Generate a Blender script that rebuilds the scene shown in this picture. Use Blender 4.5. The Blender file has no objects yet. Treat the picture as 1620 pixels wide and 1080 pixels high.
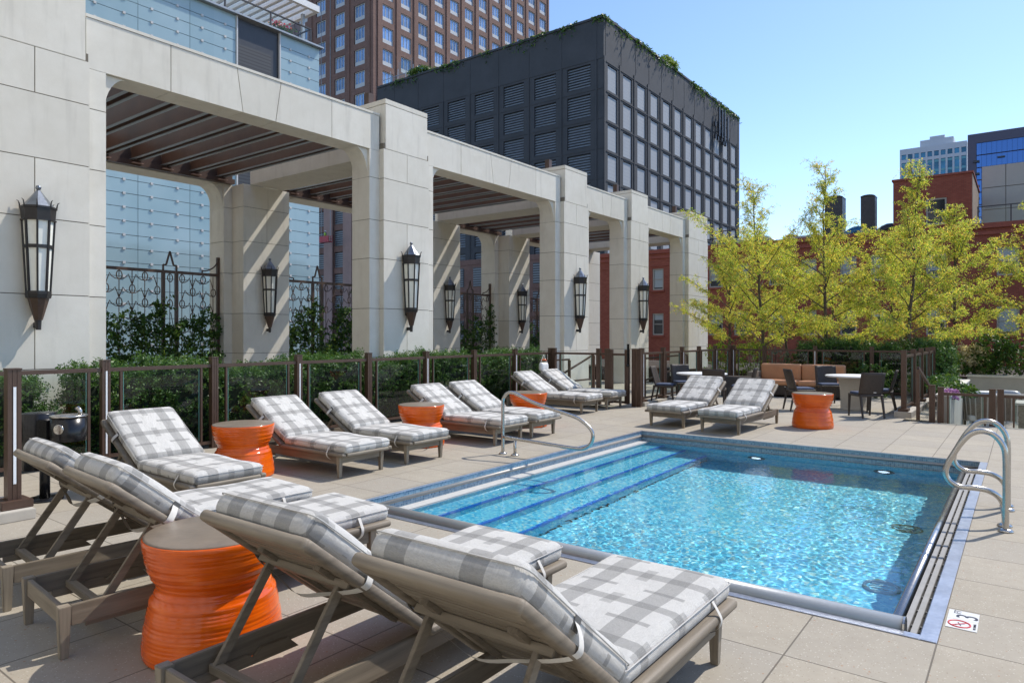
import bpy, bmesh, math, random
from mathutils import Vector, Matrix, noise
C = bpy.context.scene
col = C.collection
R = math.radians
V = Vector

# ------------------------------------------------------------------ camera
cam_d = bpy.data.cameras.new('camera'); cam = bpy.data.objects.new('camera', cam_d); col.objects.link(cam)
cam_d.sensor_width = 36; cam_d.lens = 24; cam_d.shift_y = -10 / 1620
cam_d.clip_start = .05; cam_d.clip_end = 3000
cam.location = (0, 0, 1.62); cam.rotation_euler = (R(90), 0, math.atan2(.6, .8))
C.camera = cam
# ------------------------------------------------------------------ sky, sun, exposure
SUN = V((.44, 1.0, 1.40)).normalized()
w = bpy.data.worlds.new('World'); C.world = w; w.use_nodes = True
nt = w.node_tree; bg = nt.nodes['Background']; sky = nt.nodes.new('ShaderNodeTexSky')
sky.sky_type = 'NISHITA'; sky.sun_disc = False
sky.sun_elevation = math.asin(SUN.z); sky.sun_rotation = math.atan2(SUN.x, SUN.y)
sky.altitude = 100; sky.air_density = .85; sky.dust_density = .25; sky.ozone_density = 3.4
nt.links.new(sky.outputs[0], bg.inputs[0]); bg.inputs[1].default_value = .15
sl = bpy.data.lights.new('sun', 'SUN'); sl.energy = 2.85; sl.angle = R(.5); sl.color = (1, .935, .84)
sl.cycles.is_caustics_light = True
so = bpy.data.objects.new('sun', sl); col.objects.link(so)
so.rotation_euler = (-SUN).to_track_quat('-Z', 'Y').to_euler(); so.location = (0, 0, 30)
C.view_settings.view_transform = 'Standard'; C.view_settings.look = 'None'
C.view_settings.exposure = .7; C.view_settings.gamma = 1
C.render.engine = 'CYCLES'
C.cycles.max_bounces = 10; C.cycles.transparent_max_bounces = 24; C.cycles.transmission_bounces = 8
C.cycles.caustics_reflective = False; C.cycles.caustics_refractive = True
C.cycles.sample_clamp_indirect = 6; C.cycles.use_denoising = True

# ------------------------------------------------------------------ node helpers
class G:
    def __init__(s, name):
        s.mat = bpy.data.materials.new(name); s.mat.use_nodes = True
        s.nt = s.mat.node_tree; s.p = s.nt.nodes['Principled BSDF']; s.out = s.nt.nodes['Material Output']
    def n(s, t, **k):
        x = s.nt.nodes.new(t)
        for a, b in k.items(): setattr(x, a, b)
        return x
    def put(s, sock, v):
        if isinstance(v, bpy.types.NodeSocket): s.nt.links.new(v, sock)
        elif isinstance(v, (tuple, list)) and len(v) == 3 and len(sock.default_value) == 4: sock.default_value = (*v, 1)
        else: sock.default_value = v
    def m(s, op, a, b=None, c=None):
        x = s.n('ShaderNodeMath', operation=op)
        for i, v in enumerate((a, b, c)):
            if v is not None: s.put(x.inputs[i], v)
        return x.outputs[0]
    def mix(s, f, a, b, mode='MIX'):
        x = s.n('ShaderNodeMix', data_type='RGBA', blend_type=mode)
        s.put(x.inputs[0], f); s.put(x.inputs[6], a); s.put(x.inputs[7], b)
        return x.outputs[2]
    def xyz(s, v):
        x = s.n('ShaderNodeSeparateXYZ'); s.put(x.inputs[0], v); return x.outputs
    def cmb(s, a, b, c):
        x = s.n('ShaderNodeCombineXYZ')
        for i, v in enumerate((a, b, c)): s.put(x.inputs[i], v)
        return x.outputs[0]
    def obj(s): return s.n('ShaderNodeTexCoord').outputs['Object']
    def uv(s): return s.n('ShaderNodeTexCoord').outputs['UV']
    def pos(s): return s.n('ShaderNodeNewGeometry').outputs['Position']
    def noise(s, co, scale, detail=4, rough=.55):
        x = s.n('ShaderNodeTexNoise'); s.put(x.inputs['Vector'], co)
        x.inputs['Scale'].default_value = scale; x.inputs['Detail'].default_value = detail; x.inputs['Roughness'].default_value = rough
        return x.outputs['Fac']
    def vor(s, co, scale, out='Color', feature='F1'):
        x = s.n('ShaderNodeTexVoronoi', feature=feature); s.put(x.inputs['Vector'], co); x.inputs['Scale'].default_value = scale
        return x.outputs[out]
    def wn(s, co):
        x = s.n('ShaderNodeTexWhiteNoise', noise_dimensions='3D'); s.put(x.inputs['Vector'], co); return x.outputs['Value']
    def ramp(s, f, stops):
        x = s.n('ShaderNodeValToRGB'); s.put(x.inputs[0], f); e = x.color_ramp.elements
        while len(e) < len(stops): e.new(.5)
        for k, (p, c) in enumerate(stops): e[k].position = p; e[k].color = (*c, 1)
        return x.outputs[0]
    def smooth(s, v, a, b):
        x = s.n('ShaderNodeMapRange', interpolation_type='SMOOTHSTEP')
        for i, q in enumerate((v, a, b, 0, 1)): s.put(x.inputs[i], q)
        return x.outputs[0]
    def scl(s, v, k):
        x = s.n('ShaderNodeVectorMath', operation='MULTIPLY'); s.put(x.inputs[0], v); x.inputs[1].default_value = k; return x.outputs[0]
    def bump(s, h, strength=.3, dist=.01):
        x = s.n('ShaderNodeBump'); s.put(x.inputs['Height'], h); x.inputs['Strength'].default_value = strength; x.inputs['Distance'].default_value = dist
        s.nt.links.new(x.outputs[0], s.p.inputs['Normal']); return x
    def set(s, base=None, rough=None, metal=None, **k):
        if base is not None: s.put(s.p.inputs['Base Color'], base)
        if rough is not None: s.put(s.p.inputs['Roughness'], rough)
        if metal is not None: s.put(s.p.inputs['Metallic'], metal)
        for a, b in k.items(): s.put(s.p.inputs[a.replace('_', ' ')], b)
        return s.mat

def mul(c, k): return tuple(min(1, x * k) for x in c)
def plain(name, base, rough=.6, metal=0, var=.12, sc=6, bump=0, bsc=60, stretch=None, **k):
    g = G(name); co = g.obj()
    if stretch: co = g.scl(co, stretch)
    n1 = g.noise(co, sc, 5); n2 = g.noise(co, sc * 7, 3)
    f = g.m('ADD', g.m('MULTIPLY', n1, .65), g.m('MULTIPLY', n2, .35))
    c = g.ramp(f, [(.28, mul(base, 1 - var)), (.72, mul(base, 1 + var))])
    if bump: g.bump(g.noise(co, bsc, 4), bump, .01)
    return g.set(c, g.m('ADD', g.m('MULTIPLY', n2, .12), rough - .06), metal, **k)

def m_stone(name, a=(.66, .62, .535), b=(.79, .755, .675)):
    g = G(name); p = g.pos()
    big = g.noise(p, .7, 5, .6); mid = g.noise(p, 3.2, 6, .65); fine = g.noise(p, 60, 3)
    f = g.m('ADD', g.m('MULTIPLY', big, .5), g.m('MULTIPLY', mid, .5))
    c = g.ramp(f, [(.33, a), (.5, tuple((x + y) / 2 for x, y in zip(a, b))), (.66, b)])
    streak = g.smooth(g.noise(g.scl(p, (3, 3, .35)), 2.2, 5), .52, .75)
    c = g.mix(g.m('MULTIPLY', streak, .38), c, (.46, .43, .375))
    isl = g.n('ShaderNodeNewGeometry').outputs['Random Per Island']
    c = g.mix(g.m('MULTIPLY', isl, .45), c, mul(a, .86))
    pits = g.smooth(g.vor(p, 38, 'Distance'), .0, .09)
    c = g.mix(g.m('MULTIPLY', g.m('SUBTRACT', 1, pits), .35), c, (.36, .34, .30))
    g.bump(g.m('ADD', g.m('MULTIPLY', fine, .5), mid), .25, .006)
    return g.set(c, .82)

def m_deck():
    g = G('deck_paver'); p = g.pos(); x, y, z = g.xyz(p)
    tx = g.m('DIVIDE', g.m('ADD', x, .367), .6096); ty = g.m('DIVIDE', g.m('SUBTRACT', y, 4.204), .6096)
    fx, fy = g.m('FLOOR', tx), g.m('FLOOR', ty)
    # longer pavers: every other row the cross joint is shifted half a paver on the plain decks
    jx = g.m('ABSOLUTE', g.m('SUBTRACT', g.m('FRACT', tx), .5)); jy = g.m('ABSOLUTE', g.m('SUBTRACT', g.m('FRACT', ty), .5))
    jm = g.smooth(g.m('MAXIMUM', jx, jy), .4915, .4955)
    rnd = g.wn(g.cmb(fx, fy, 1))
    n1 = g.noise(p, 1.1, 5, .6); n2 = g.noise(p, 9, 5, .6)
    c = g.ramp(g.m('ADD', g.m('MULTIPLY', n1, .55), g.m('MULTIPLY', n2, .45)), [(.3, (.295, .260, .203)), (.7, (.40, .358, .286))])
    c = g.mix(g.m('MULTIPLY', rnd, .55), c, (.305, .28, .24))
    sp = g.vor(p, 95, 'Color'); sx, sy, sz = g.xyz(sp)
    dark = g.smooth(sx, .84, .9); lite = g.smooth(sy, .82, .88); rust = g.smooth(sz, .955, .975)
    dist = g.vor(p, 95, 'Distance'); core = g.smooth(dist, .42, .2)
    c = g.mix(g.m('MULTIPLY', g.m('MULTIPLY', dark, core), .6), c, (.20, .145, .10))
    c = g.mix(g.m('MULTIPLY', g.m('MULTIPLY', lite, core), .6), c, (.62, .58, .51))
    sp2 = g.vor(p, 42, 'Color'); s2 = g.smooth(g.xyz(sp2)[0], .95, .97); c2 = g.smooth(g.vor(p, 42, 'Distance'), .3, .15)
    c = g.mix(g.m('MULTIPLY', g.m('MULTIPLY', s2, c2), .75), c, (.33, .15, .07))
    stain = g.smooth(g.noise(p, .45, 6, .65), .53, .72)
    c = g.mix(g.m('MULTIPLY', stain, .34), c, (.25, .215, .17))
    drip = g.smooth(g.noise(p, 5.5, 5, .7), .66, .74); c = g.mix(g.m('MULTIPLY', drip, .3), c, (.20, .17, .135))
    c = g.mix(g.m('MULTIPLY', jm, .85), c, (.10, .085, .065))
    g.bump(g.m('ADD', g.m('MULTIPLY', jm, -1.0), g.m('MULTIPLY', g.noise(p, 140, 3), .22)), .5, .006)
    return g.set(c, .8)

def m_wood(name, a, b, axis=0):
    g = G(name); co = g.obj(); s = [34, 34, 34]; s[axis] = 1.6
    gr = g.noise(g.scl(co, tuple(s)), 1, 6, .6); bl = g.noise(co, 3, 4)
    c = g.ramp(g.m('ADD', g.m('MULTIPLY', gr, .7), g.m('MULTIPLY', bl, .3)), [(.33, a), (.66, b)])
    g.bump(gr, .35, .004)
    return g.set(c, .62)

def m_plaid():
    g = G('plaid_fabric'); u, v, _ = g.xyz(g.uv())
    P = .37
    ri = g.n('ShaderNodeObjectInfo').outputs['Random']; u = g.m('ADD', u, g.m('MULTIPLY', ri, .10)); v = g.m('ADD', v, g.m('MULTIPLY', g.m('SUBTRACT', g.wn(g.cmb(ri, 1, 2)), .5), .05))
    wob = g.noise(g.cmb(u, v, 2), 6, 2); u = g.m('ADD', u, g.m('MULTIPLY', wob, .006)); v = g.m('ADD', v, g.m('MULTIPLY', wob, .005))
    su = g.m('DIVIDE', u, P)
    du = g.m('ABSOLUTE', g.m('SUBTRACT', g.m('FRACT', su), .5))           # .5 at cross band, 0 midway
    cross = g.smooth(du, .405, .412)
    dv = g.m('ABSOLUTE', g.m('SUBTRACT', g.m('FRACT', g.m('DIVIDE', g.m('ADD', v, .0), .345)), .5))  # 0 on long stripe centre
    longs = g.smooth(dv, .148, .140)
    dash = g.m('MULTIPLY', g.smooth(du, .044, .038), g.smooth(dv, .30, .29))
    tick = g.m('MULTIPLY', g.smooth(du, .29, .30), g.smooth(dv, .41, .42))
    lt, gy, dk = (.70, .685, .65), (.43, .42, .40), (.30, .295, .28)
    tot = g.m('ADD', g.m('ADD', cross, longs), g.m('ADD', dash, g.m('MULTIPLY', tick, .8)))
    c = g.mix(g.m('MINIMUM', tot, 1), lt, gy)
    c = g.mix(g.m('MULTIPLY', g.smooth(tot, 1.2, 2.0), 1.0), c, dk)
    wv = g.m('ADD', g.noise(g.cmb(g.m('MULTIPLY', u, 900), g.m('MULTIPLY', v, 60), 0), 1, 2), g.noise(g.cmb(g.m('MULTIPLY', u, 60), g.m('MULTIPLY', v, 900), 3), 1, 2))
    c = g.mix(g.smooth(wv, .75, 1.25), mul_node(g, c, .84), c)
    soil = g.noise(g.cmb(u, v, 1), 5, 4)
    c = g.mix(g.m('MULTIPLY', g.smooth(soil, .5, .75), .12), c, (.5, .48, .44))
    g.bump(g.m('ADD', wv, g.m('MULTIPLY', g.noise(g.cmb(g.m('MULTIPLY', u, .6), v, ri), 7, 4), 9)), .6, .010)
    return g.set(c, .9, Sheen_Weight=.15)
def mul_node(g, c, k): return g.mix(1.0, c, (k, k, k), 'MULTIPLY')

def m_orange():
    g = G('orange_glaze'); co = g.obj(); x, y, z = g.xyz(co)
    rid = g.noise(g.cmb(g.m('MULTIPLY', x, 1.4), g.m('MULTIPLY', y, 1.4), g.m('MULTIPLY', z, 42)), 1, 4, .6)
    bl = g.noise(co, 5, 4)
    c = g.ramp(g.m('ADD', g.m('MULTIPLY', rid, .45), g.m('MULTIPLY', bl, .55)), [(.3, (.50, .060, .002)), (.52, (.74, .115, .003)), (.75, (.86, .17, .006))])
    g.bump(rid, .28, .006)
    return g.set(c, .13, 0, Coat_Weight=.15, Coat_Roughness=.05)

def m_brick(name, a, b, mortar, sx=.22, sz=.075):
    g = G(name); p = g.pos(); x, y, z = g.xyz(p)
    bt = g.n('ShaderNodeTexBrick'); g.put(bt.inputs['Vector'], g.cmb(g.m('ADD', x, y), z, 0))
    bt.inputs['Color1'].default_value = (*a, 1); bt.inputs['Color2'].default_value = (*b, 1); bt.inputs['Mortar'].default_value = (*mortar, 1)
    bt.inputs['Scale'].default_value = 1; bt.inputs['Brick Width'].default_value = sx; bt.inputs['Row Height'].default_value = sz
    bt.inputs['Mortar Size'].default_value = .008; bt.inputs['Bias'].default_value = -.2
    n1 = g.noise(p, .25, 6, .65); n2 = g.noise(g.scl(p, (1, 1, .3)), 1.6, 5)
    c = g.mix(g.m('MULTIPLY', g.smooth(n1, .4, .7), .4), bt.outputs[0], mul(a, .55))
    c = g.mix(g.m('MULTIPLY', g.smooth(n2, .5, .8), .25), c, mul(b, 1.3))
    return g.set(c, .85)

def m_mosaic():
    g = G('pool_mosaic'); p = g.pos(); x, y, z = g.xyz(p)
    k = 38.0
    q = g.scl(p, (k, k, k))
    qx, qy, qz = g.xyz(q)
    rnd = g.wn(g.cmb(g.m('FLOOR', qx), g.m('FLOOR', qy), g.m('FLOOR', qz)))
    c = g.ramp(rnd, [(0, (.02, .30, .58)), (.25, (.08, .50, .70)), (.6, (.18, .66, .80)), (.85, (.36, .80, .86)), (.96, (.75, .88, .66))])
    c = g.mix(.45, c, (.07, .45, .67))
    return g.set(c, .45)

def m_tileband():
    g = G('waterline_tile'); p = g.pos(); x, y, z = g.xyz(p)
    s = g.m('ADD', x, y); k = 1 / .025
    a, b = g.m('MULTIPLY', s, k), g.m('MULTIPLY', z, k)
    j = g.smooth(g.m('MAXIMUM', g.m('ABSOLUTE', g.m('SUBTRACT', g.m('FRACT', a), .5)), g.m('ABSOLUTE', g.m('SUBTRACT', g.m('FRACT', b), .5))), .40, .46)
    rnd = g.wn(g.cmb(g.m('FLOOR', a), g.m('FLOOR', b), 0))
    c = g.ramp(rnd, [(0, (.11, .20, .29)), (.5, (.17, .28, .38)), (1, (.25, .37, .46))])
    c = g.mix(g.m('MULTIPLY', j, .8), c, (.42, .47, .50))
    return g.set(c, .22)

def m_leaf(name, stops, trans=.5, rough=.5):
    g = G(name); r = g.n('ShaderNodeNewGeometry').outputs['Random Per Island']
    cl = g.noise(g.obj(), 1.3, 3)
    f = g.m('ADD', g.m('MULTIPLY', r, .6), g.m('MULTIPLY', cl, .4))
    c = g.ramp(f, stops)
    g.set(c, rough); g.p.inputs['Specular IOR Level'].default_value = .35
    t = g.n('ShaderNodeBsdfTranslucent'); g.put(t.inputs[0], g.mix(1.0, c, (1.22, 1.18, .68), 'MULTIPLY'))
    mx = g.n('ShaderNodeMixShader'); mx.inputs[0].default_value = trans
    g.nt.links.new(g.p.outputs[0], mx.inputs[1]); g.nt.links.new(t.outputs[0], mx.inputs[2]); g.nt.links.new(mx.outputs[0], g.out.inputs[0])
    return g.mat

def m_glass(name, tint=(.86, .93, .91), ior=1.5, rough=0.0):
    g = G(name); tr = g.n('ShaderNodeBsdfTransparent'); g.put(tr.inputs[0], tint)
    gl = g.n('ShaderNodeBsdfGlossy'); gl.inputs['Roughness'].default_value = rough
    fr = g.n('ShaderNodeFresnel'); fr.inputs[0].default_value = ior
    mx = g.n('ShaderNodeMixShader'); g.put(mx.inputs[0], fr.outputs[0])
    g.nt.links.new(tr.outputs[0], mx.inputs[1]); g.nt.links.new(gl.outputs[0], mx.inputs[2]); g.nt.links.new(mx.outputs[0], g.out.inputs[0])
    return g.mat

def m_water():
    g = G('pool_water'); gl = g.n('ShaderNodeBsdfGlass'); gl.inputs['IOR'].default_value = 1.33; gl.inputs['Roughness'].default_value = 0
    g.put(gl.inputs[0], (.90, .985, 1.0))
    g.nt.links.new(gl.outputs[0], g.out.inputs[0]); return g.mat

def m_windowglass(name, base, rough=.08, metal=.55, vs=.35):
    g = G(name); p = g.pos(); n1 = g.m('ADD', g.m('MULTIPLY', g.noise(p, vs, 3), .6), g.m('MULTIPLY', g.n('ShaderNodeObjectInfo').outputs['Random'], .4))
    c = g.ramp(n1, [(.35, mul(base, .55)), (.65, mul(base, 1.25))])
    return g.set(c, rough, metal)

def m_lines(name, base, line, pitch, wdt, rough=.5, metal=0, axis=2, off=0):
    g = G(name); p = g.pos(); q = g.xyz(p)[axis]
    d = g.m('ABSOLUTE', g.m('SUBTRACT', g.m('FRACT', g.m('DIVIDE', g.m('ADD', q, off), pitch)), .5))
    f = g.smooth(d, .5 - wdt / pitch / 2 - .01, .5 - wdt / pitch / 2)
    n1 = g.noise(p, 1.2, 4)
    c = g.mix(g.m('MULTIPLY', n1, .25), base, mul(base, .7)); c = g.mix(g.m('MULTIPLY', g.n('ShaderNodeObjectInfo').outputs['Random'], .35), c, mul(base, .68)); c = g.mix(f, c, line)
    return g.set(c, rough, metal)

MT = dict(
    stone=m_stone('limestone'), joint=plain('stone_joint', (.16, .14, .11), .9), deck=m_deck(),
    curb=m_stone('curb_stone', (.42, .39, .34), (.56, .53, .47)),
    bronze=plain('dark_bronze', (.085, .050, .035), .45, .15, .25, 4), joistb=plain('joist_brown', (.125, .068, .044), .42, .0, .3, 1.2), flange=plain('joist_flange', (.30, .33, .35), .4, .2, .15, 2), fence=plain('brown_paint', (.095, .058, .042), .38, .25, .18, 5),
    iron=plain('black_iron', (.03, .027, .027), .42, .3, .3, 9), roofmetal=plain('lantern_metal', (.20, .22, .25), .3, .8, .3, 7),
    lampglass=plain('opal_glass', (.86, .85, .76), .35, 0, .08, 3),
    wood=m_wood('weathered_teak', (.125, .101, .074), (.245, .205, .156)), woody=m_wood('weathered_teak_cross', (.165, .135, .10), (.31, .265, .205), 1),
    woodz=m_wood('weathered_teak_leg', (.165, .135, .10), (.31, .265, .205), 2),
    plaid=m_plaid(), pipe=plain('cushion_seam', (.50, .49, .47), .9, 0, .08, 20), web=plain('webbing', (.62, .60, .56), .85, 0, .08, 20), label=plain('strap_label', (.12, .12, .12), .8),
    orange=m_orange(), stooltop=plain('stool_top', (.20, .16, .12), .34, 0, .25, 5, .1, 30),
    drain=plain('drain_grey', (.10, .17, .21), .5), steel=plain('stainless', (.52, .50, .47), .25, 1, .06, 3), brushed=plain('brushed_stainless', (.40, .43, .50), .38, .9, .22, 5, .08, 40),
    grate=plain('grate_slat', (.30, .30, .30), .6, 0, .15, 12), gap=plain('dark_gap', (.03, .03, .032), .9),
    bull=plain('beige_strip', (.36, .33, .30), .4, .2, .08, 12), palec=plain('cream_grate', (.62, .61, .58), .5, 0, .06, 12), capm=plain('grey_edge', (.36, .375, .38), .33, .25, .08, 6),
    mosaic=m_mosaic(), band=m_tileband(), nose=plain('blue_nosing', (.01, .17, .66), .3, 0, .4, 60), water=m_water(),
    glass=m_glass('fence_glass'), gedge=plain('glass_edge', (.16, .38, .33), .2), white=plain('white_paint', (.75, .75, .74), .5, 0, .05),
    strip=plain('strip_light', (.82, .85, .88), .35, 0, .04), black=plain('black_enamel', (.012, .012, .014), .25, .2, .3, 6),
    wicker=plain('brown_wicker', (.045, .034, .028), .5, 0, .35, 30, .5, 150), navy=plain('navy_pad', (.05, .07, .13), .85, 0, .2, 20),
    tan=plain('tan_vinyl', (.50, .245, .125), .5, 0, .10, 4, .1, 20), soil=plain('soil', (.05, .035, .025), .95),
    bark=plain('bark', (.10, .075, .055), .85, 0, .35, 14, .5, 60), barkd=plain('stem', (.05, .045, .03), .9),
    tileW=plain('marker_white', (.68, .68, .67), .3, 0, .03), lens=plain('pool_lens', (.8, .85, .9), .3, 0, .03, Emission_Color=(.75, .85, 1, 1), Emission_Strength=.9), ink=plain('marker_black', (.02, .02, .03), .4), inkred=plain('marker_red', (.62, .05, .06), .4),
    leafY=m_leaf('locust_leaf', [(.12, (.17, .33, .05)), (.38, (.42, .55, .09)), (.56, (.66, .67, .15)), (.72, (.80, .62, .16)), (.9, (.74, .38, .10))], .58),
    yew=m_leaf('yew_needle', [(.15, (.03, .08, .022)), (.5, (.07, .16, .036)), (.85, (.16, .27, .055))], .3, .4),
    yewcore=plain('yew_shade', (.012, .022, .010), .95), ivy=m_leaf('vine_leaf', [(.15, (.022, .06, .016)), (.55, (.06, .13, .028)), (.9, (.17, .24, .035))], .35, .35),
    bush=m_leaf('bush_leaf', [(.15, (.03, .08, .02)), (.55, (.07, .15, .03)), (.9, (.16, .24, .04))], .35, .4),
    lime=m_leaf('lime_leaf', [(.15, (.10, .19, .02)), (.9, (.30, .38, .03))], .45, .45), silver=m_leaf('grey_leaf', [(.15, (.07, .10, .07)), (.9, (.20, .24, .18))], .3, .5),
    petal=m_leaf('purple_petal', [(.1, (.30, .10, .42)), (.9, (.62, .40, .72))], .4), petalr=m_leaf('mixed_petal', [(.1, (.55, .03, .02)), (.5, (.6, .1, .2)), (.9, (.7, .5, .03))], .4),
    paleflower=m_leaf('pale_bloom', [(.1, (.45, .40, .25)), (.9, (.65, .58, .40))], .4),
    redbrick=m_brick('red_brick', (.32, .075, .042), (.41, .115, .065), (.16, .07, .05)), redtrim=plain('red_trim', (.30, .075, .045), .7, 0, .15, 2),
    brownbrick=m_brick('brown_brick', (.21, .115, .09), (.27, .155, .12), (.12, .08, .065), .3, .1),
    pinkstone=plain('pink_precast', (.36, .235, .20), .8, 0, .14, .5),
    charcoal=plain('charcoal_precast', (.054, .055, .060), .75, 0, .22, .35), louv=plain('louvre_blade', (.22, .24, .265), .5, .1, .2, 1),
    louvp=m_lines('infill_panel', (.40, .41, .425), (.32, .33, .35), .45, .05, .6),
    ww=m_windowglass('tower_glass', (.26, .36, .50)), wf=plain('window_frame', (.52, .52, .52), .5), wdark=m_windowglass('dark_glass', (.06, .07, .08), .06, .3, 1.2),
    blind=m_lines('window_blind', (.42, .47, .47), (.32, .37, .37), .12, .03, .35), creamf=plain('cream_frame', (.42, .38, .32), .6),
    teal=None, slate=plain('slate_frame', (.05, .05, .055), .4, .3), dlouv=m_lines('dark_louvre', (.05, .052, .058), (.02, .02, .024), .14, .05, .5),
    beige=plain('beige_panel', (.46, .42, .355), .6, 0, .06, .4), pj=plain('panel_joint', (.17, .15, .12), .8), greym=plain('grey_metal', (.32, .33, .34), .4, .6, .2, 1), bluem=plain('blue_duct', (.03, .16, .30), .35, .3, .2, 2),
    towerw=plain('pale_tower', (.56, .58, .62), .7, 0, .06, .1), tglass=m_windowglass('teal_tower_glass', (.06, .17, .24), .1, .5, .25), bglass=m_windowglass('blue_tower_glass', (.15, .32, .72), .06, .6, .06),
    asphalt=plain('asphalt', (.05, .05, .052), .9, 0, .2, .4), skin=plain('skin', (.45, .26, .18), .6), vest=plain('lime_vest', (.5, .75, .05), .7), hat=plain('white_hat', (.8, .8, .8), .4), redp=plain('red_paint', (.45, .03, .05), .5),
)
g = G('spider_glass'); p_ = g.pos()
x_, y_, z_ = g.xyz(p_)
ph = g.m('FLOOR', g.m('DIVIDE', g.m('SUBTRACT', y_, 11.8), .975)); pv = g.m('FLOOR', g.m('DIVIDE', g.m('SUBTRACT', z_, 14.25), .5))
c_ = g.ramp(g.m('ADD', g.m('MULTIPLY', g.noise(p_, .35, 3), .8), g.m('MULTIPLY', g.wn(g.cmb(ph, 0, 0)), .2)), [(.3, (.25, .37, .41)), (.7, (.37, .49, .53))])
MT['teal'] = g.set(c_, .12, .0, Coat_Weight=.4)

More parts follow.
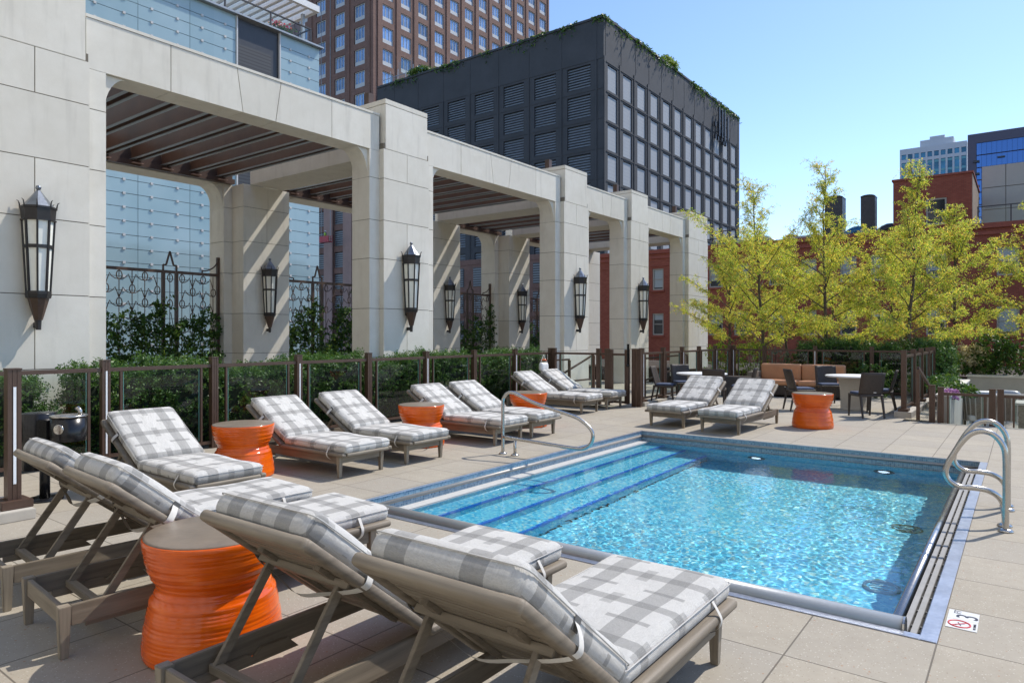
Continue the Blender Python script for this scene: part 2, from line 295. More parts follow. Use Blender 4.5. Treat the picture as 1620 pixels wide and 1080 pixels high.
# ------------------------------------------------------------------ mesh helpers
class MB:
    def __init__(s): s.v = []; s.f = []; s.mi = []; s.sm = []; s.uv = None; s.cur = 0; s.smooth = False
    def add(s, vs, fs, smooth=None):
        b = len(s.v); s.v += [tuple(q) for q in vs]
        for f in fs: s.f.append(tuple(b + i for i in f)); s.mi.append(s.cur); s.sm.append(s.smooth if smooth is None else smooth)
        return s
    def box(s, x0, x1, y0, y1, z0, z1, T=None):
        vs = [V((x, y, z)) for x in (x0, x1) for y in (y0, y1) for z in (z0, z1)]
        if T is not None: vs = [T @ q for q in vs]
        return s.add(vs, [(0, 1, 3, 2), (4, 6, 7, 5), (0, 4, 5, 1), (2, 3, 7, 6), (0, 2, 6, 4), (1, 5, 7, 3)])
    def bar(s, a, b, w, h, up=(0, 0, 1), taper=1):
        a, b = V(a), V(b); d = (b - a).normalized(); up = V(up)
        if abs(d.dot(up)) > .99: up = V((1, 0, 0))
        sd = d.cross(up).normalized(); u2 = sd.cross(d).normalized(); vs = []
        for p, k in ((a, 1), (b, taper)):
            for i, j in ((-1, -1), (1, -1), (1, 1), (-1, 1)): vs.append(p + sd * (i * w / 2 * k) + u2 * (j * h / 2 * k))
        return s.add(vs, [(0, 3, 2, 1), (4, 5, 6, 7), (0, 1, 5, 4), (1, 2, 6, 5), (2, 3, 7, 6), (3, 0, 4, 7)])
    def tube(s, pts, r, n=8, closed=False, cap=True):
        pts = [V(p) for p in pts]; m = len(pts); rs = r if isinstance(r, (list, tuple)) else [r] * m
        vs = []; pu = None
        for i, p in enumerate(pts):
            a = pts[(i - 1) % m] if (closed or i > 0) else p; b = pts[(i + 1) % m] if (closed or i < m - 1) else p
            d = (b - a).normalized() if (b - a).length > 1e-9 else V((0, 0, 1))
            if pu is None:
                pu = d.orthogonal().normalized()
            pu = (pu - d * pu.dot(d)); pu = pu.normalized() if pu.length > 1e-6 else d.orthogonal().normalized()
            w2 = d.cross(pu)
            for k in range(n):
                t = 2 * math.pi * k / n; vs.append(p + (pu * math.cos(t) + w2 * math.sin(t)) * rs[i])
        fs = [(i * n + k, i * n + (k + 1) % n, ((i + 1) % m) * n + (k + 1) % n, ((i + 1) % m) * n + k) for i in range(m if closed else m - 1) for k in range(n)]
        if cap and not closed: fs += [tuple(range(n))[::-1], tuple((m - 1) * n + k for k in range(n))]
        return s.add(vs, fs, True if n > 5 else s.smooth)
    def lathe(s, prof, c=(0, 0, 0), n=24, rot=0, smooth=True, rad=None):
        vs = []; m = len(prof)
        for j, (r, z) in enumerate(prof):
            for k in range(n):
                t = 2 * math.pi * k / n + rot; q = r * (rad(t, z) if rad else 1)
                vs.append((c[0] + q * math.cos(t), c[1] + q * math.sin(t), c[2] + z))
        fs = [(j * n + k, j * n + (k + 1) % n, (j + 1) * n + (k + 1) % n, (j + 1) * n + k) for j in range(m - 1) for k in range(n)]
        fs += [tuple(range(n))[::-1], tuple((m - 1) * n + k for k in range(n))]
        return s.add(vs, fs, smooth)
    def prism(s, poly, f0, f1):        # poly: 2D points; f0, f1 map (a,b) to 3D
        n = len(poly); vs = [f0(*q) for q in poly] + [f1(*q) for q in poly]
        return s.add(vs, [tuple(range(n))[::-1], tuple(range(n, 2 * n))] + [(i, (i + 1) % n, n + (i + 1) % n, n + i) for i in range(n)])
    def rbox(s, cx, cy, cz, hx, hy, hz, r, nx=10, ny=8, nz=4, puff=0, T=None, sag=None):
        def ax(h, n):
            e = min(r, h); inner = max(h - e, 1e-4)
            a = [-h + e * (1 - math.cos(math.pi / 2 * i / 3)) for i in range(3)]
            b = [-inner + 2 * inner * i / max(n, 1) for i in range(n + 1)]
            return a + b + [-q for q in a[::-1]]
        X, Y, Z = ax(hx, nx), ax(hy, ny), ax(hz, nz); idx = {}; vs = []; fs = []
        def vid(x, y, z):
            k = (round(x, 5), round(y, 5), round(z, 5))
            if k not in idx:
                inn = V((max(-hx + r, min(hx - r, x)), max(-hy + r, min(hy - r, y)), max(-hz + min(r, hz), min(hz - min(r, hz), z))))
                d = V((x, y, z)) - inn; q = inn + (d.normalized() * min(r, hz) if d.length > 1e-6 else d)
                if puff:
                    q.z += puff * math.copysign(1, z) * (1 - (x / hx) ** 4) * (1 - (y / hy) ** 4) * (abs(z) / hz)
                if sag: q = sag(q)
                q = q + V((cx, cy, cz)); idx[k] = len(vs); vs.append(T @ q if T is not None else q)
            return idx[k]
        def grid(A, B, fn, flip):
            for i in range(len(A) - 1):
                for j in range(len(B) - 1):
                    q = (vid(*fn(A[i], B[j])), vid(*fn(A[i + 1], B[j])), vid(*fn(A[i + 1], B[j + 1])), vid(*fn(A[i], B[j + 1])))
                    if len(set(q)) > 2: fs.append(q[::-1] if flip else q)
        grid(X, Y, lambda a, b: (a, b, hz), 0); grid(X, Y, lambda a, b: (a, b, -hz), 1)
        grid(X, Z, lambda a, b: (a, -hy, b), 0); grid(X, Z, lambda a, b: (a, hy, b), 1)
        grid(Y, Z, lambda a, b: (hx, a, b), 0); grid(Y, Z, lambda a, b: (-hx, a, b), 1)
        return s.add(vs, fs, True)
    def build(s, name, mat, parent=None, loc=None, bev=0, uvf=None):
        me = bpy.data.meshes.new(name); me.from_pydata(s.v, [], s.f)
        for m_ in (mat if isinstance(mat, (list, tuple)) else [mat]): me.materials.append(m_)
        me.polygons.foreach_set('material_index', s.mi); me.polygons.foreach_set('use_smooth', s.sm)
        if uvf:
            ul = me.uv_layers.new(name='UVMap'); uvs = [uvf(V(q)) for q in s.v]
            for lp in me.loops: ul.data[lp.index].uv = uvs[lp.vertex_index]
        me.update()
        if bev:
            bm = bmesh.new(); bm.from_mesh(me); bmesh.ops.remove_doubles(bm, verts=bm.verts, dist=1e-5)
            es = [e for e in bm.edges if len(e.link_faces) == 2 and e.calc_face_angle(0) > .5]
            bmesh.ops.bevel(bm, geom=es, offset=bev, segments=2, affect='EDGES', clamp_overlap=True); bm.to_mesh(me); bm.free()
        o = bpy.data.objects.new(name, me); col.objects.link(o)
        if parent is not None: o.parent = parent
        if loc: o.location = loc
        return o

def tag(o, label=None, cat=None, group=None, kind=None):
    for k, v_ in (('label', label), ('category', cat), ('group', group), ('kind', kind)):
        if v_: o[k] = v_
    return o
def thing(name, label, cat, loc=(0, 0, 0), rz=0, group=None):
    o = bpy.data.objects.new(name, None); col.objects.link(o); o.location = loc; o.rotation_euler = (0, 0, rz)
    o.empty_display_size = .2
    return tag(o, label, cat, group)
def copy_tree(o, parent=None):
    c = o.copy(); col.objects.link(c)
    if parent is not None: c.parent = parent
    for ch in [q for q in KIDS.get(o.name, [])]: copy_tree(ch, c)
    return c
KIDS = {}
def index_kids(root):
    def rec(o):
        KIDS[o.name] = [q for q in bpy.data.objects if q.parent == o]
        for q in KIDS[o.name]: rec(q)
    rec(root)
def dup(root, loc, rz, label, group=None, scale=None):
    if root.name not in KIDS: index_kids(root)
    c = copy_tree(root); c.location = loc; c.rotation_euler = (0, 0, rz); c['label'] = label
    if group: c['group'] = group
    if scale: c.scale = scale
    return c

def facade(mb, O, U, N, w, h, ops, depth, thick=0):
    """wall sheet with real recessed openings; O base corner, U along, N outward"""
    O, U, N = V(O), V(U), V(N)
    P = lambda a, z, d=0: O + U * a + V((0, 0, z)) - N * d
    us = sorted({0, w} | {q for o in ops for q in (o[0], o[1])}); zs = sorted({0, h} | {q for o in ops for q in (o[2], o[3])})
    hole = lambda a, z: any(o[0] < a < o[1] and o[2] < z < o[3] for o in ops)
    for j in range(len(zs) - 1):
        zc = (zs[j] + zs[j + 1]) / 2; run = None
        for i in range(len(us)):
            solid = i < len(us) - 1 and not hole((us[i] + us[i + 1]) / 2, zc)
            if solid and run is None: run = us[i]
            if not solid and run is not None:
                mb.add([P(run, zs[j]), P(us[i], zs[j]), P(us[i], zs[j + 1]), P(run, zs[j + 1])], [(0, 1, 2, 3)]); run = None
    for a, b, c, d in ops:
        mb.add([P(a, c), P(b, c), P(b, d), P(a, d), P(a, c, depth), P(b, c, depth), P(b, d, depth), P(a, d, depth)],
               [(0, 1, 5, 4), (1, 2, 6, 5), (2, 3, 7, 6), (3, 0, 4, 7)])

def win_mesh(name, w_, h_, fw, mat_f, mat_p, nx=2, nz=1, mull=.05, deep=.06, sill=False, blind=None):
    """window centred on origin in x, base z=0, facing -Y (outward); frame + panes"""
    mb = MB(); mb.box(-w_ / 2, -w_ / 2 + fw, -deep, 0, 0, h_); mb.box(w_ / 2 - fw, w_ / 2, -deep, 0, 0, h_)
    mb.box(-w_ / 2 + fw, w_ / 2 - fw, -deep, 0, 0, fw); mb.box(-w_ / 2 + fw, w_ / 2 - fw, -deep, 0, h_ - fw, h_)
    for i in range(1, nx): x = -w_ / 2 + w_ * i / nx; mb.box(x - mull / 2, x + mull / 2, -deep * .8, 0, fw, h_ - fw)
    for i in range(1, nz): z = h_ * i / nz; mb.box(-w_ / 2 + fw, w_ / 2 - fw, -deep * .7, 0, z - mull / 2, z + mull / 2)
    mb.cur = 1; mb.box(-w_ / 2 + fw, w_ / 2 - fw, -deep * .35, -deep * .2, fw, h_ - fw)
    ms = [mat_f, mat_p]
    if blind is not None:
        mb.cur = 2; mb.box(-w_ / 2 + fw + .01, w_ / 2 - fw - .01, -deep * .42, -deep * .36, h_ * blind, h_ - fw); ms.append(MT['blind'])
    return mb, ms

def sprigs(mb, seeds, L, nleaf, ll, lw, droop=.0, spread=.9, rnd=None):
    """seeds: list of (point, direction). Leaf quads along each sprig."""
    rnd = rnd or random
    for p, d in seeds:
        d = d.normalized(); a = d.orthogonal().normalized(); b = d.cross(a); l = L * rnd.uniform(.6, 1.25)
        for i in range(nleaf):
            t = (i + rnd.random()) / nleaf; q = p + d * (l * t) + V((0, 0, -droop * t * t * l)); th = rnd.uniform(0, 6.283)
            o = (a * math.cos(th) + b * math.sin(th)); ld = (d * (1 - spread) + o * spread + V((0, 0, -droop * .6))).normalized()
            sd = ld.cross(V((rnd.uniform(-1, 1), rnd.uniform(-1, 1), rnd.uniform(.1, 1)))).normalized()
            k = rnd.uniform(.7, 1.25); e = q + ld * ll * k; m_ = q + ld * ll * k * .5
            mb.add([q, m_ + sd * lw * k / 2, e, m_ - sd * lw * k / 2], [(0, 1, 2, 3)], False)
# ================================================================== SETTING
def struct(mb, name, mat, **k): return tag(mb.build(name, mat, **k), kind='structure')
PX0, PX1, PY0, PY1 = -5.17, -.367, 4.204, 10.55           # pool opening in the deck
WZ = -.17
mb = MB(); mb.box(-900, 900, -400, 1400, -15.2, -15); struct(mb, 'ground', MT['asphalt'])
mb = MB()
def sheet(m_, x0, x1, y0, y1, z, nx=1, ny=1): m_.add([(x0, y0, z), (x1, y0, z), (x1, y1, z), (x0, y1, z)], [(0, 1, 2, 3)])
sheet(mb, -24, PX0, -8, 21.6, 0); sheet(mb, PX1, 9, -8, 14.8, 0); sheet(mb, PX0, PX1, -8, PY0, 0); sheet(mb, PX0, PX1, PY1, 14.8, 0); sheet(mb, PX0, -1.85, 14.8, 21.6, 0)
mb.add([(-1.85, 14.8, 0), (9, 14.8, 0), (9, 14.8, -.7), (-1.85, 14.8, -.7)], [(0, 1, 2, 3)])
mb.add([(-24, -8, 0), (9, -8, 0), (9, -8, -15), (-24, -8, -15)], [(0, 1, 2, 3)]); mb.add([(9, -8, 0), (9, 14.8, 0), (9, 14.8, -15), (9, -8, -15)], [(0, 1, 2, 3)])
mb.add([(-24, -8, 0), (-24, 21.6, 0), (-24, 21.6, -15), (-24, -8, -15)], [(0, 1, 2, 3)])
struct(mb, 'pool_deck', MT['deck'])
mb = MB(); sheet(mb, -24, 9, 14.8, 34, -.66); mb.add([(9, 14.8, -.66), (9, 34, -.66), (9, 34, -15), (9, 14.8, -15)], [(0, 1, 2, 3)])
struct(mb, 'lower_terrace', MT['deck'])

# ------------------------------------------------------------------ pool
pool = thing('swimming_pool', 'rectangular blue mosaic swimming pool with steel edge and wide entry steps', 'swimming pool', (-2.8, 7.4, 0))
def pp(m_, name, mat, par=pool, **k):
    o = m_.build(name, mat, **k); o.parent = par
    o.matrix_parent_inverse = Matrix.Translation(-V(par.location)) if par is pool else Matrix.Identity(4); return o
WX0, WX1, WY0, WY1, FZ = -5.0, -.66, 4.46, 10.52, -1.12
mb = MB()
st = [(WX0, -.34), (-4.74, -.56), (-4.37, -.80), (-4.02, FZ)]    # stair profile
mb.add([(-4.0, WY0, FZ), (WX1, WY0, FZ), (WX1, WY1, FZ), (-4.0, WY1, FZ)], [(0, 1, 2, 3)])
mb.add([(WX1, WY0, -.165), (WX1, WY1, -.165), (WX1, WY1, FZ), (WX1, WY0, FZ)], [(0, 1, 2, 3)])
for y, f in ((WY0, 0), (WY1, 1)):
    q = [(WX0 - .02, y, -.165), (WX1, y, -.165), (WX1, y, FZ), (WX0 - .02, y, FZ)]; mb.add(q[::-1] if f else q, [(0, 1, 2, 3)])
basin = pp(mb, 'basin', MT['mosaic']); basin.cycles.is_caustics_receiver = True
xs = [WX0 - .02, -4.74, -4.37, -4.02]; zs = [-.34, -.56, -.80]
for i in range(3):
    mb = MB(); x0, x1, z = xs[0], xs[i + 1], zs[i]
    zb = zs[i + 1] if i < 2 else FZ
    mb.add([(xs[i] if i else xs[0], WY0 + .002, z), (x1, WY0 + .002, z), (x1, WY1 - .002, z), (xs[i] if i else xs[0], WY1 - .002, z)], [(0, 1, 2, 3)])
    mb.add([(x1, WY0 + .002, z), (x1, WY1 - .002, z), (x1, WY1 - .002, zb), (x1, WY0 + .002, zb)], [(0, 3, 2, 1)])
    s_ = pp(mb, 'step', MT['mosaic']); s_.cycles.is_caustics_receiver = True
    mb = MB(); mb.box(x1 - .036, x1 + .006, WY0 + .01, WY1 - .01, z - .05, z + .006)
    n_ = mb.build('blue_nosing', MT['nose'], s_); n_.cycles.is_caustics_receiver = True
mb = MB(); mb.add([(WX0 - .02, WY0, -.165), (WX0 - .02, WY1, -.165), (WX0 - .02, WY1, -.34), (WX0 - .02, WY0, -.34)], [(0, 1, 2, 3)])
s_ = pp(mb, 'basin_wall', MT['mosaic']); s_.cycles.is_caustics_receiver = True
# tiled drop walls left, far, right, near
mb = MB()
mb.add([(PX0 + .004, PY0, -.0), (PX0 + .004, PY1, 0), (PX0 + .004, PY1, -.18), (PX0 + .004, PY0, -.18)], [(0, 1, 2, 3)])
mb.add([(PX0, PY1 - .004, 0), (PX1, PY1 - .004, 0), (PX1, PY1 - .004, -.2), (PX0, PY1 - .004, -.2)], [(0, 1, 2, 3)])
mb.add([(PX1 - .004, PY0, 0), (PX1 - .004, PY1, 0), (PX1 - .004, PY1, -.18), (PX1 - .004, PY0, -.18)], [(0, 3, 2, 1)])
mb.add([(PX0, PY0 + .004, 0), (PX1, PY0 + .004, 0), (PX1, PY0 + .004, -.18), (PX0, PY0 + .004, -.18)], [(0, 3, 2, 1)])
pp(mb, 'tile_band', MT['band'])
mb = MB()                                                       # half-round steel strips half way down the left and far tiles
for z in (-.078,):
    mb.tube([(PX0 + .003, PY0 + .02, z), (PX0 + .003, PY1 - .02, z)], .021, 12); mb.tube([(PX0, PY1 - .003, z), (PX1 - .1, PY1 - .003, z)], .021, 12)
pp(mb, 'bullnose_strip', MT['bull'])
mb = MB(); mb.box(PX0 - .004, PX0 + .012, PY0, PY1 + .004, -.006, .009); mb.box(PX0 + .012, PX1 - .08, PY1 - .012, PY1 + .004, -.006, .009)
mb.box(PX0 + .012, PX1 - .08, PY0 + .0, PY0 + .07, -.006, .006); mb.box(PX1 - .08, PX1, PY0, PY1 + .004, -.02, .006)
pp(mb, 'steel_coping', MT['brushed'], bev=.003)
# gutters: floor, slats
mb = MB(); sheet(mb, PX0, WX0 - .02, PY0, PY1, -.178); sheet(mb, WX1, PX1, PY0, PY1, -.178); sheet(mb, WX0 - .02, WX1, PY0, WY0, -.178); sheet(mb, WX0 - .02, WX1, WY1, PY1, -.178)
pp(mb, 'gutter', MT['gap'])
mb = MB()
for k in range(4): x = PX0 + .012 + k * .038; mb.box(x, x + .029, PY0 + .1, WY1, -.172, -.152)
mb.box(WX0 - .02 - .008, WX0 - .012, WY0, WY1, -.178, -.155)
pp(mb, 'gutter_grate', MT['palec'], bev=.003)
mb = MB()
for k in range(3): x = -.585 + k * .049; mb.box(x, x + .034 if k < 2 else x + .01, PY0 + .12, PY1 - .02, -.142, -.122)
for k in range(22): y = PY0 + .3 + k * .28; mb.box(-.585, -.48, y, y + .012, -.16, -.143)
pp(mb, 'gutter_grate', MT['grate'], bev=.002)
mb = MB(); mb.tube([(-.628, PY0 + .2, -.142), (-.628, PY1 - .03, -.142)], .033, 16); mb.box(WX0, WX1 - .0, WY1 + .0, PY1 - .005, -.178, -.163)
pp(mb, 'edge_tube', MT['steel'])
# near edge: big half-round grey nosing standing a little above the deck
mb = MB(); n = 14; prof = [(math.cos(math.pi * i / n) * .062, math.sin(math.pi * i / n) * .056) for i in range(n + 1)]
prof = [(.062, -.15)] + prof + [(-.062, -.006)]
mb.prism([(4.338 + a, b) for a, b in prof], lambda a, b: V((PX0 + .01, a, b)), lambda a, b: V((-.535, a, b)))
for i in range(2, len(mb.f)): mb.sm[i] = True
pp(mb, 'raised_edge', MT['capm'])
mb = MB(); mb.prism([(4.338 + a * 1.06, b * 1.06) for a, b in prof], lambda a, b: V((-.535, a, b)), lambda a, b: V((-.525, a, b))); pp(mb, 'edge_cap', MT['steel'])
# main drains and wall lights
for (x, y) in ((-.95, 6.4), (-.98, 8.25)):
    mb = MB(); mb.tube([(x + .13 * math.cos(k * .2618), y + .13 * math.sin(k * .2618), FZ + .012) for k in range(24)], .02, 8, closed=True); [mb.bar((x - .09, y - .08 + k * .04, FZ + .008), (x + .09, y - .08 + k * .04, FZ + .008), .008, .008) for k in range(5)]
    d_ = pp(mb, 'floor_drain', MT['drain']); d_.cycles.is_caustics_receiver = True
for x in (-3.25, -1.53):
    mb = MB(); T = Matrix.Translation((x, WY1 - .002, -.58)) @ Matrix.Rotation(R(90), 4, 'X')
    q = MB(); q.lathe([(.13, 0), (.13, .02), (.08, .03), (.08, .01)], n=24); mb.add([T @ V(a) for a in q.v], q.f, True); l_ = pp(mb, 'underwater_light', MT['slate'])
    q = MB(); q.lathe([(.075, .008), (.07, .02), (.04, .028)], n=20); mb = MB(); mb.add([T @ V(a) for a in q.v], q.f, True); mb.build('lens', MT['lens'], l_)
# pool water: one closed sheet of real ripples
mb = MB(); nx_, ny_ = 360, 500; vs = []
random.seed(3)
def ripple(x, y):
    a = noise.noise(V((x * 3.1, y * 2.4, .3))) * .0032 + noise.noise(V((x * 9.5 + 3, y * 8.5, 1.7))) * .0036 + noise.noise(V((x * 21, y * 20, 4.1))) * .0024
    k = .85 + .8 * noise.noise(V((x * .55, y * .55, 9)))
    cal = min(1, max(.22, (x - WX0) / 1.6))
    return a * k * cal * .48
for j in range(ny_ + 1):
    for i in range(nx_ + 1):
        x = WX0 - .015 + (WX1 + .03 - WX0) * i / nx_; y = WY0 - .03 + (WY1 + .03 - WY0) * j / ny_
        vs.append((x, y, WZ + .004 + ripple(x, y)))
mb.add(vs, [(j * (nx_ + 1) + i, j * (nx_ + 1) + i + 1, (j + 1) * (nx_ + 1) + i + 1, (j + 1) * (nx_ + 1) + i) for j in range(ny_) for i in range(nx_)], True)
wt = struct(mb, 'water', MT['water']); wt.cycles.is_caustics_caster = True

# entry handrail (left steps)
hr = thing('entry_handrail', 'polished steel handrail loop leaning over the pool steps', 'handrail', (-5.69, 7.38, 0))
def rail_path(p, step=6):
    pts = []
    for i in range(len(p) - 1):
        p0, p1, p2, p3 = V(p[max(i - 1, 0)]), V(p[i]), V(p[i + 1]), V(p[min(i + 2, len(p) - 1)])
        for k in range(step):
            t = k / step; pts.append(.5 * ((2 * p1) + (p2 - p0) * t + (2 * p0 - 5 * p1 + 4 * p2 - p3) * t * t + (-p0 + 3 * p1 - 3 * p2 + p3) * t ** 3))
    return pts + [V(p[-1])]
mb = MB(); P = [(0, 0, 0), (0, 0, .35), (0, 0, .70), (.03, 0, .79), (.09, 0, .838), (.17, 0, .845), (.26, 0, .818), (.55, 0, .72), (1.10, 0, .60), (1.27, 0, .535), (1.38, 0, .45), (1.41, 0, .37), (1.38, 0, .27), (1.29, 0, .205), (1.15, 0, .19), (.6, 0, .21), (.01, 0, .235)]
mb.tube(rail_path(P), .0235, 14); mb.build('rail', MT['steel'], hr)
mb = MB(); mb.tube([(.205, .0, 0), (.205, 0, .225)], .021, 12); mb.build('post', MT['steel'], hr)
for x in (0, .205):
    mb = MB(); mb.lathe([(.055, 0), (.055, .012), (.03, .028)], (x, 0, 0), 20); mb.build('flange', MT['steel'], hr)
# ladder grab rails (right)
for k, (Y, lb) in enumerate(((6.95, 'nearer of two polished steel grab rails curling over the pool gutter'), (7.80, 'farther of two polished steel grab rails curling over the pool gutter'))):
    gr = thing('grab_rail', lb, 'grab rail', (-.12, Y, 0), group='grab rails at the right pool edge')
    P = [(0, 0, 0), (0, 0, .3), (0, 0, .60), (-.02, 0, .71), (-.08, 0, .79), (-.16, 0, .815), (-.24, 0, .785), (-.31, 0, .70), (-.37, 0, .59), (-.41, 0, .50), (-.42, 0, .43), (-.39, .01, .365), (-.32, .02, .325), (-.22, .04, .325), (-.13, .08, .31), (-.06, .12, .265), (-.02, .16, .19), (-.01, .18, .09), (-.01, .19, 0)]
    mb = MB(); mb.tube(rail_path(P), .0235, 14); mb.build('rail', MT['steel'], gr)
    for q in ((0, 0), (-.01, .19)):
        mb = MB(); mb.lathe([(.055, 0), (.055, .012), (.03, .028)], (q[0], q[1], 0), 20); mb.build('flange', MT['steel'], gr)

# depth marker tiles let into the deck
def text_mesh(s, size, M4, mat, name, parent, ext=.0008):
    cu = bpy.data.curves.new('t', 'FONT'); cu.body = s; cu.size = size; cu.extrude = ext; cu.align_x = 'CENTER'; cu.align_y = 'CENTER'
    to = bpy.data.objects.new('t', cu); col.objects.link(to); bpy.context.view_layer.update()
    me = bpy.data.meshes.new_from_object(to.evaluated_get(bpy.context.evaluated_depsgraph_get())); bpy.data.objects.remove(to)
    me.transform(M4); me.materials.clear(); me.materials.append(mat); o = bpy.data.objects.new(name, me); col.objects.link(o); o.parent = parent; return o
dm = thing('depth_marker', 'white deck tile pair reading 3 FT and NO DIVING beside the pool corner', 'depth marker', (-.352, 4.49, 0))
mb = MB(); mb.box(0, .147, .147, .294, .0005, .004); mb.build('tile', MT['tileW'], dm)
mb = MB(); mb.box(0, .147, 0, .144, .0005, .004); t2 = mb.build('tile', MT['tileW'], dm)
RZ = Matrix.Rotation(R(90), 4, 'Z')
text_mesh('3', .15, Matrix.Translation((.098, .205, .0045)) @ RZ, MT['ink'], 'numeral', dm)
text_mesh('FT', .05, Matrix.Translation((.045, .265, .0045)) @ RZ, MT['ink'], 'lettering', dm)
text_mesh('NO DIVING', .018, Matrix.Translation((.134, .072, .0045)) @ RZ, MT['ink'], 'lettering', dm)
mb = MB(); mb.tube([(.062 + .052 * math.cos(a * .2618), .072 + .052 * math.sin(a * .2618), .0048) for a in range(24)], .0045, 6, closed=True); mb.bar((.025, .035, .0055), (.099, .109, .0055), .007, .001); mb.build('prohibition_ring', MT['inkred'], dm)
mb = MB(); mb.bar((.05, .06, .005), (.085, .09, .005), .006, .001); mb.bar((.07, .05, .005), (.055, .095, .005), .005, .001); mb.lathe([(.006, 0), (.006, .001)], (.045, .052, .0045), 10); mb.build('diver_symbol', MT['ink'], dm)

# ================================================================== PERGOLA
FX, BX = -10.6, -10.73                                        # main face, beam/flange face
ZC = [5.48, 4.87, 4.0, 3.20, 2.17, 1.16, .0]
PC = [-2.2, 3.48, 10.38, 17.31, 21.49]; HW = .67
perg = thing('stone_pergola', 'long pale limestone pergola with square piers and dark slatted roof', 'pergola', (FX, 10, 0))
def pg(m_, name, mat, par=None, **k):
    o = m_.build(name, mat, **k); o.parent = par or perg
    if par is None: o.matrix_parent_inverse = Matrix.Translation(-V(perg.location))
    return o
def courses(m_, x0, x1, y0, y1, zt, split=None, first=0, g=.006, zl=ZC):
    zz = [q for q in zl if q < zt - .05]; zz = [zt] + zz
    for i in range(len(zz) - 1):
        a, b = zz[i + 1] + g, zz[i] - (g if i else 0)
        if split and (i + first) % 2 == 0 and b - a < 1.5: m_.box(x0, x1, y0, split - g, a, b); m_.box(x0, x1, split + g, y1, a, b)
        else: m_.box(x0, x1, y0, y1, a, b)
for i, yc in enumerate(PC + [26.78]):
    hw = HW if i < 5 else 1.02
    mb = MB(); courses(mb, BX - .54, FX, yc - hw, yc + hw, 5.48, yc)
    courses(mb, BX - .54, BX, yc - hw - .27, yc - hw - .0005, 5.44)
    if i < 5: courses(mb, BX - .54, BX, yc + hw + .0005, yc + hw + .27, 5.44)
    pier = pg(mb, 'pier', MT['stone'])
    mb = MB(); mb.box(BX - .52, FX - .012, yc - hw + .012, yc + hw - .012, 0, 5.6); mb.box(BX - .52, BX - .012, yc - hw - .258, yc + hw + (.258 if i < 5 else -.02), 0, 5.44); mb.build('joint_core', MT['joint'], pier).matrix_parent_inverse = Matrix.Identity(4)
    c_ = MB(); c_.box(FX - .80, FX, yc - hw + .05, yc + hw - .05, 5.488, 6.42); c_.box(FX - .82, FX + .0, yc - hw + .045, yc + hw - .045, 6.428, 6.53)
    pg(c_, 'cap_block', MT['stone'], bev=.006)
    mb = MB(); mb.box(FX - .75, FX - .6, yc - hw + .12, yc - hw + .26, 6.53, 6.80); pg(mb, 'steel_post', MT['bronze']); mb = MB(); mb.box(FX - .3, FX - .18, yc + .1, yc + .22, 6.53, 6.62); pg(mb, 'steel_post', MT['bronze'])
    # rear pier
    mb = MB(); rx0, rx1 = -16.95, -15.75
    courses(mb, rx1 - .52, rx1, yc - hw, yc + hw, 5.44, yc, 1); courses(mb, rx0, rx1 - .524, yc - hw - .22, yc + hw + .22, 5.44)
    rp = pg(mb, 'rear_pier', MT['stone']); mb = MB(); mb.box(rx0 + .02, rx1 - .012, yc - hw + .012, yc + hw - .012, .01, 5.43); mb.box(rx0 + .012, rx1 - .54, yc - hw - .208, yc + hw + .208, .01, 5.42)
    mb.build('joint_core', MT['joint'], rp)
    mb = MB(); mb.box(-15.75, BX - .54, yc - .48, yc + .48, 5.445, 6.02); pg(mb, 'cross_beam', MT['stone'])
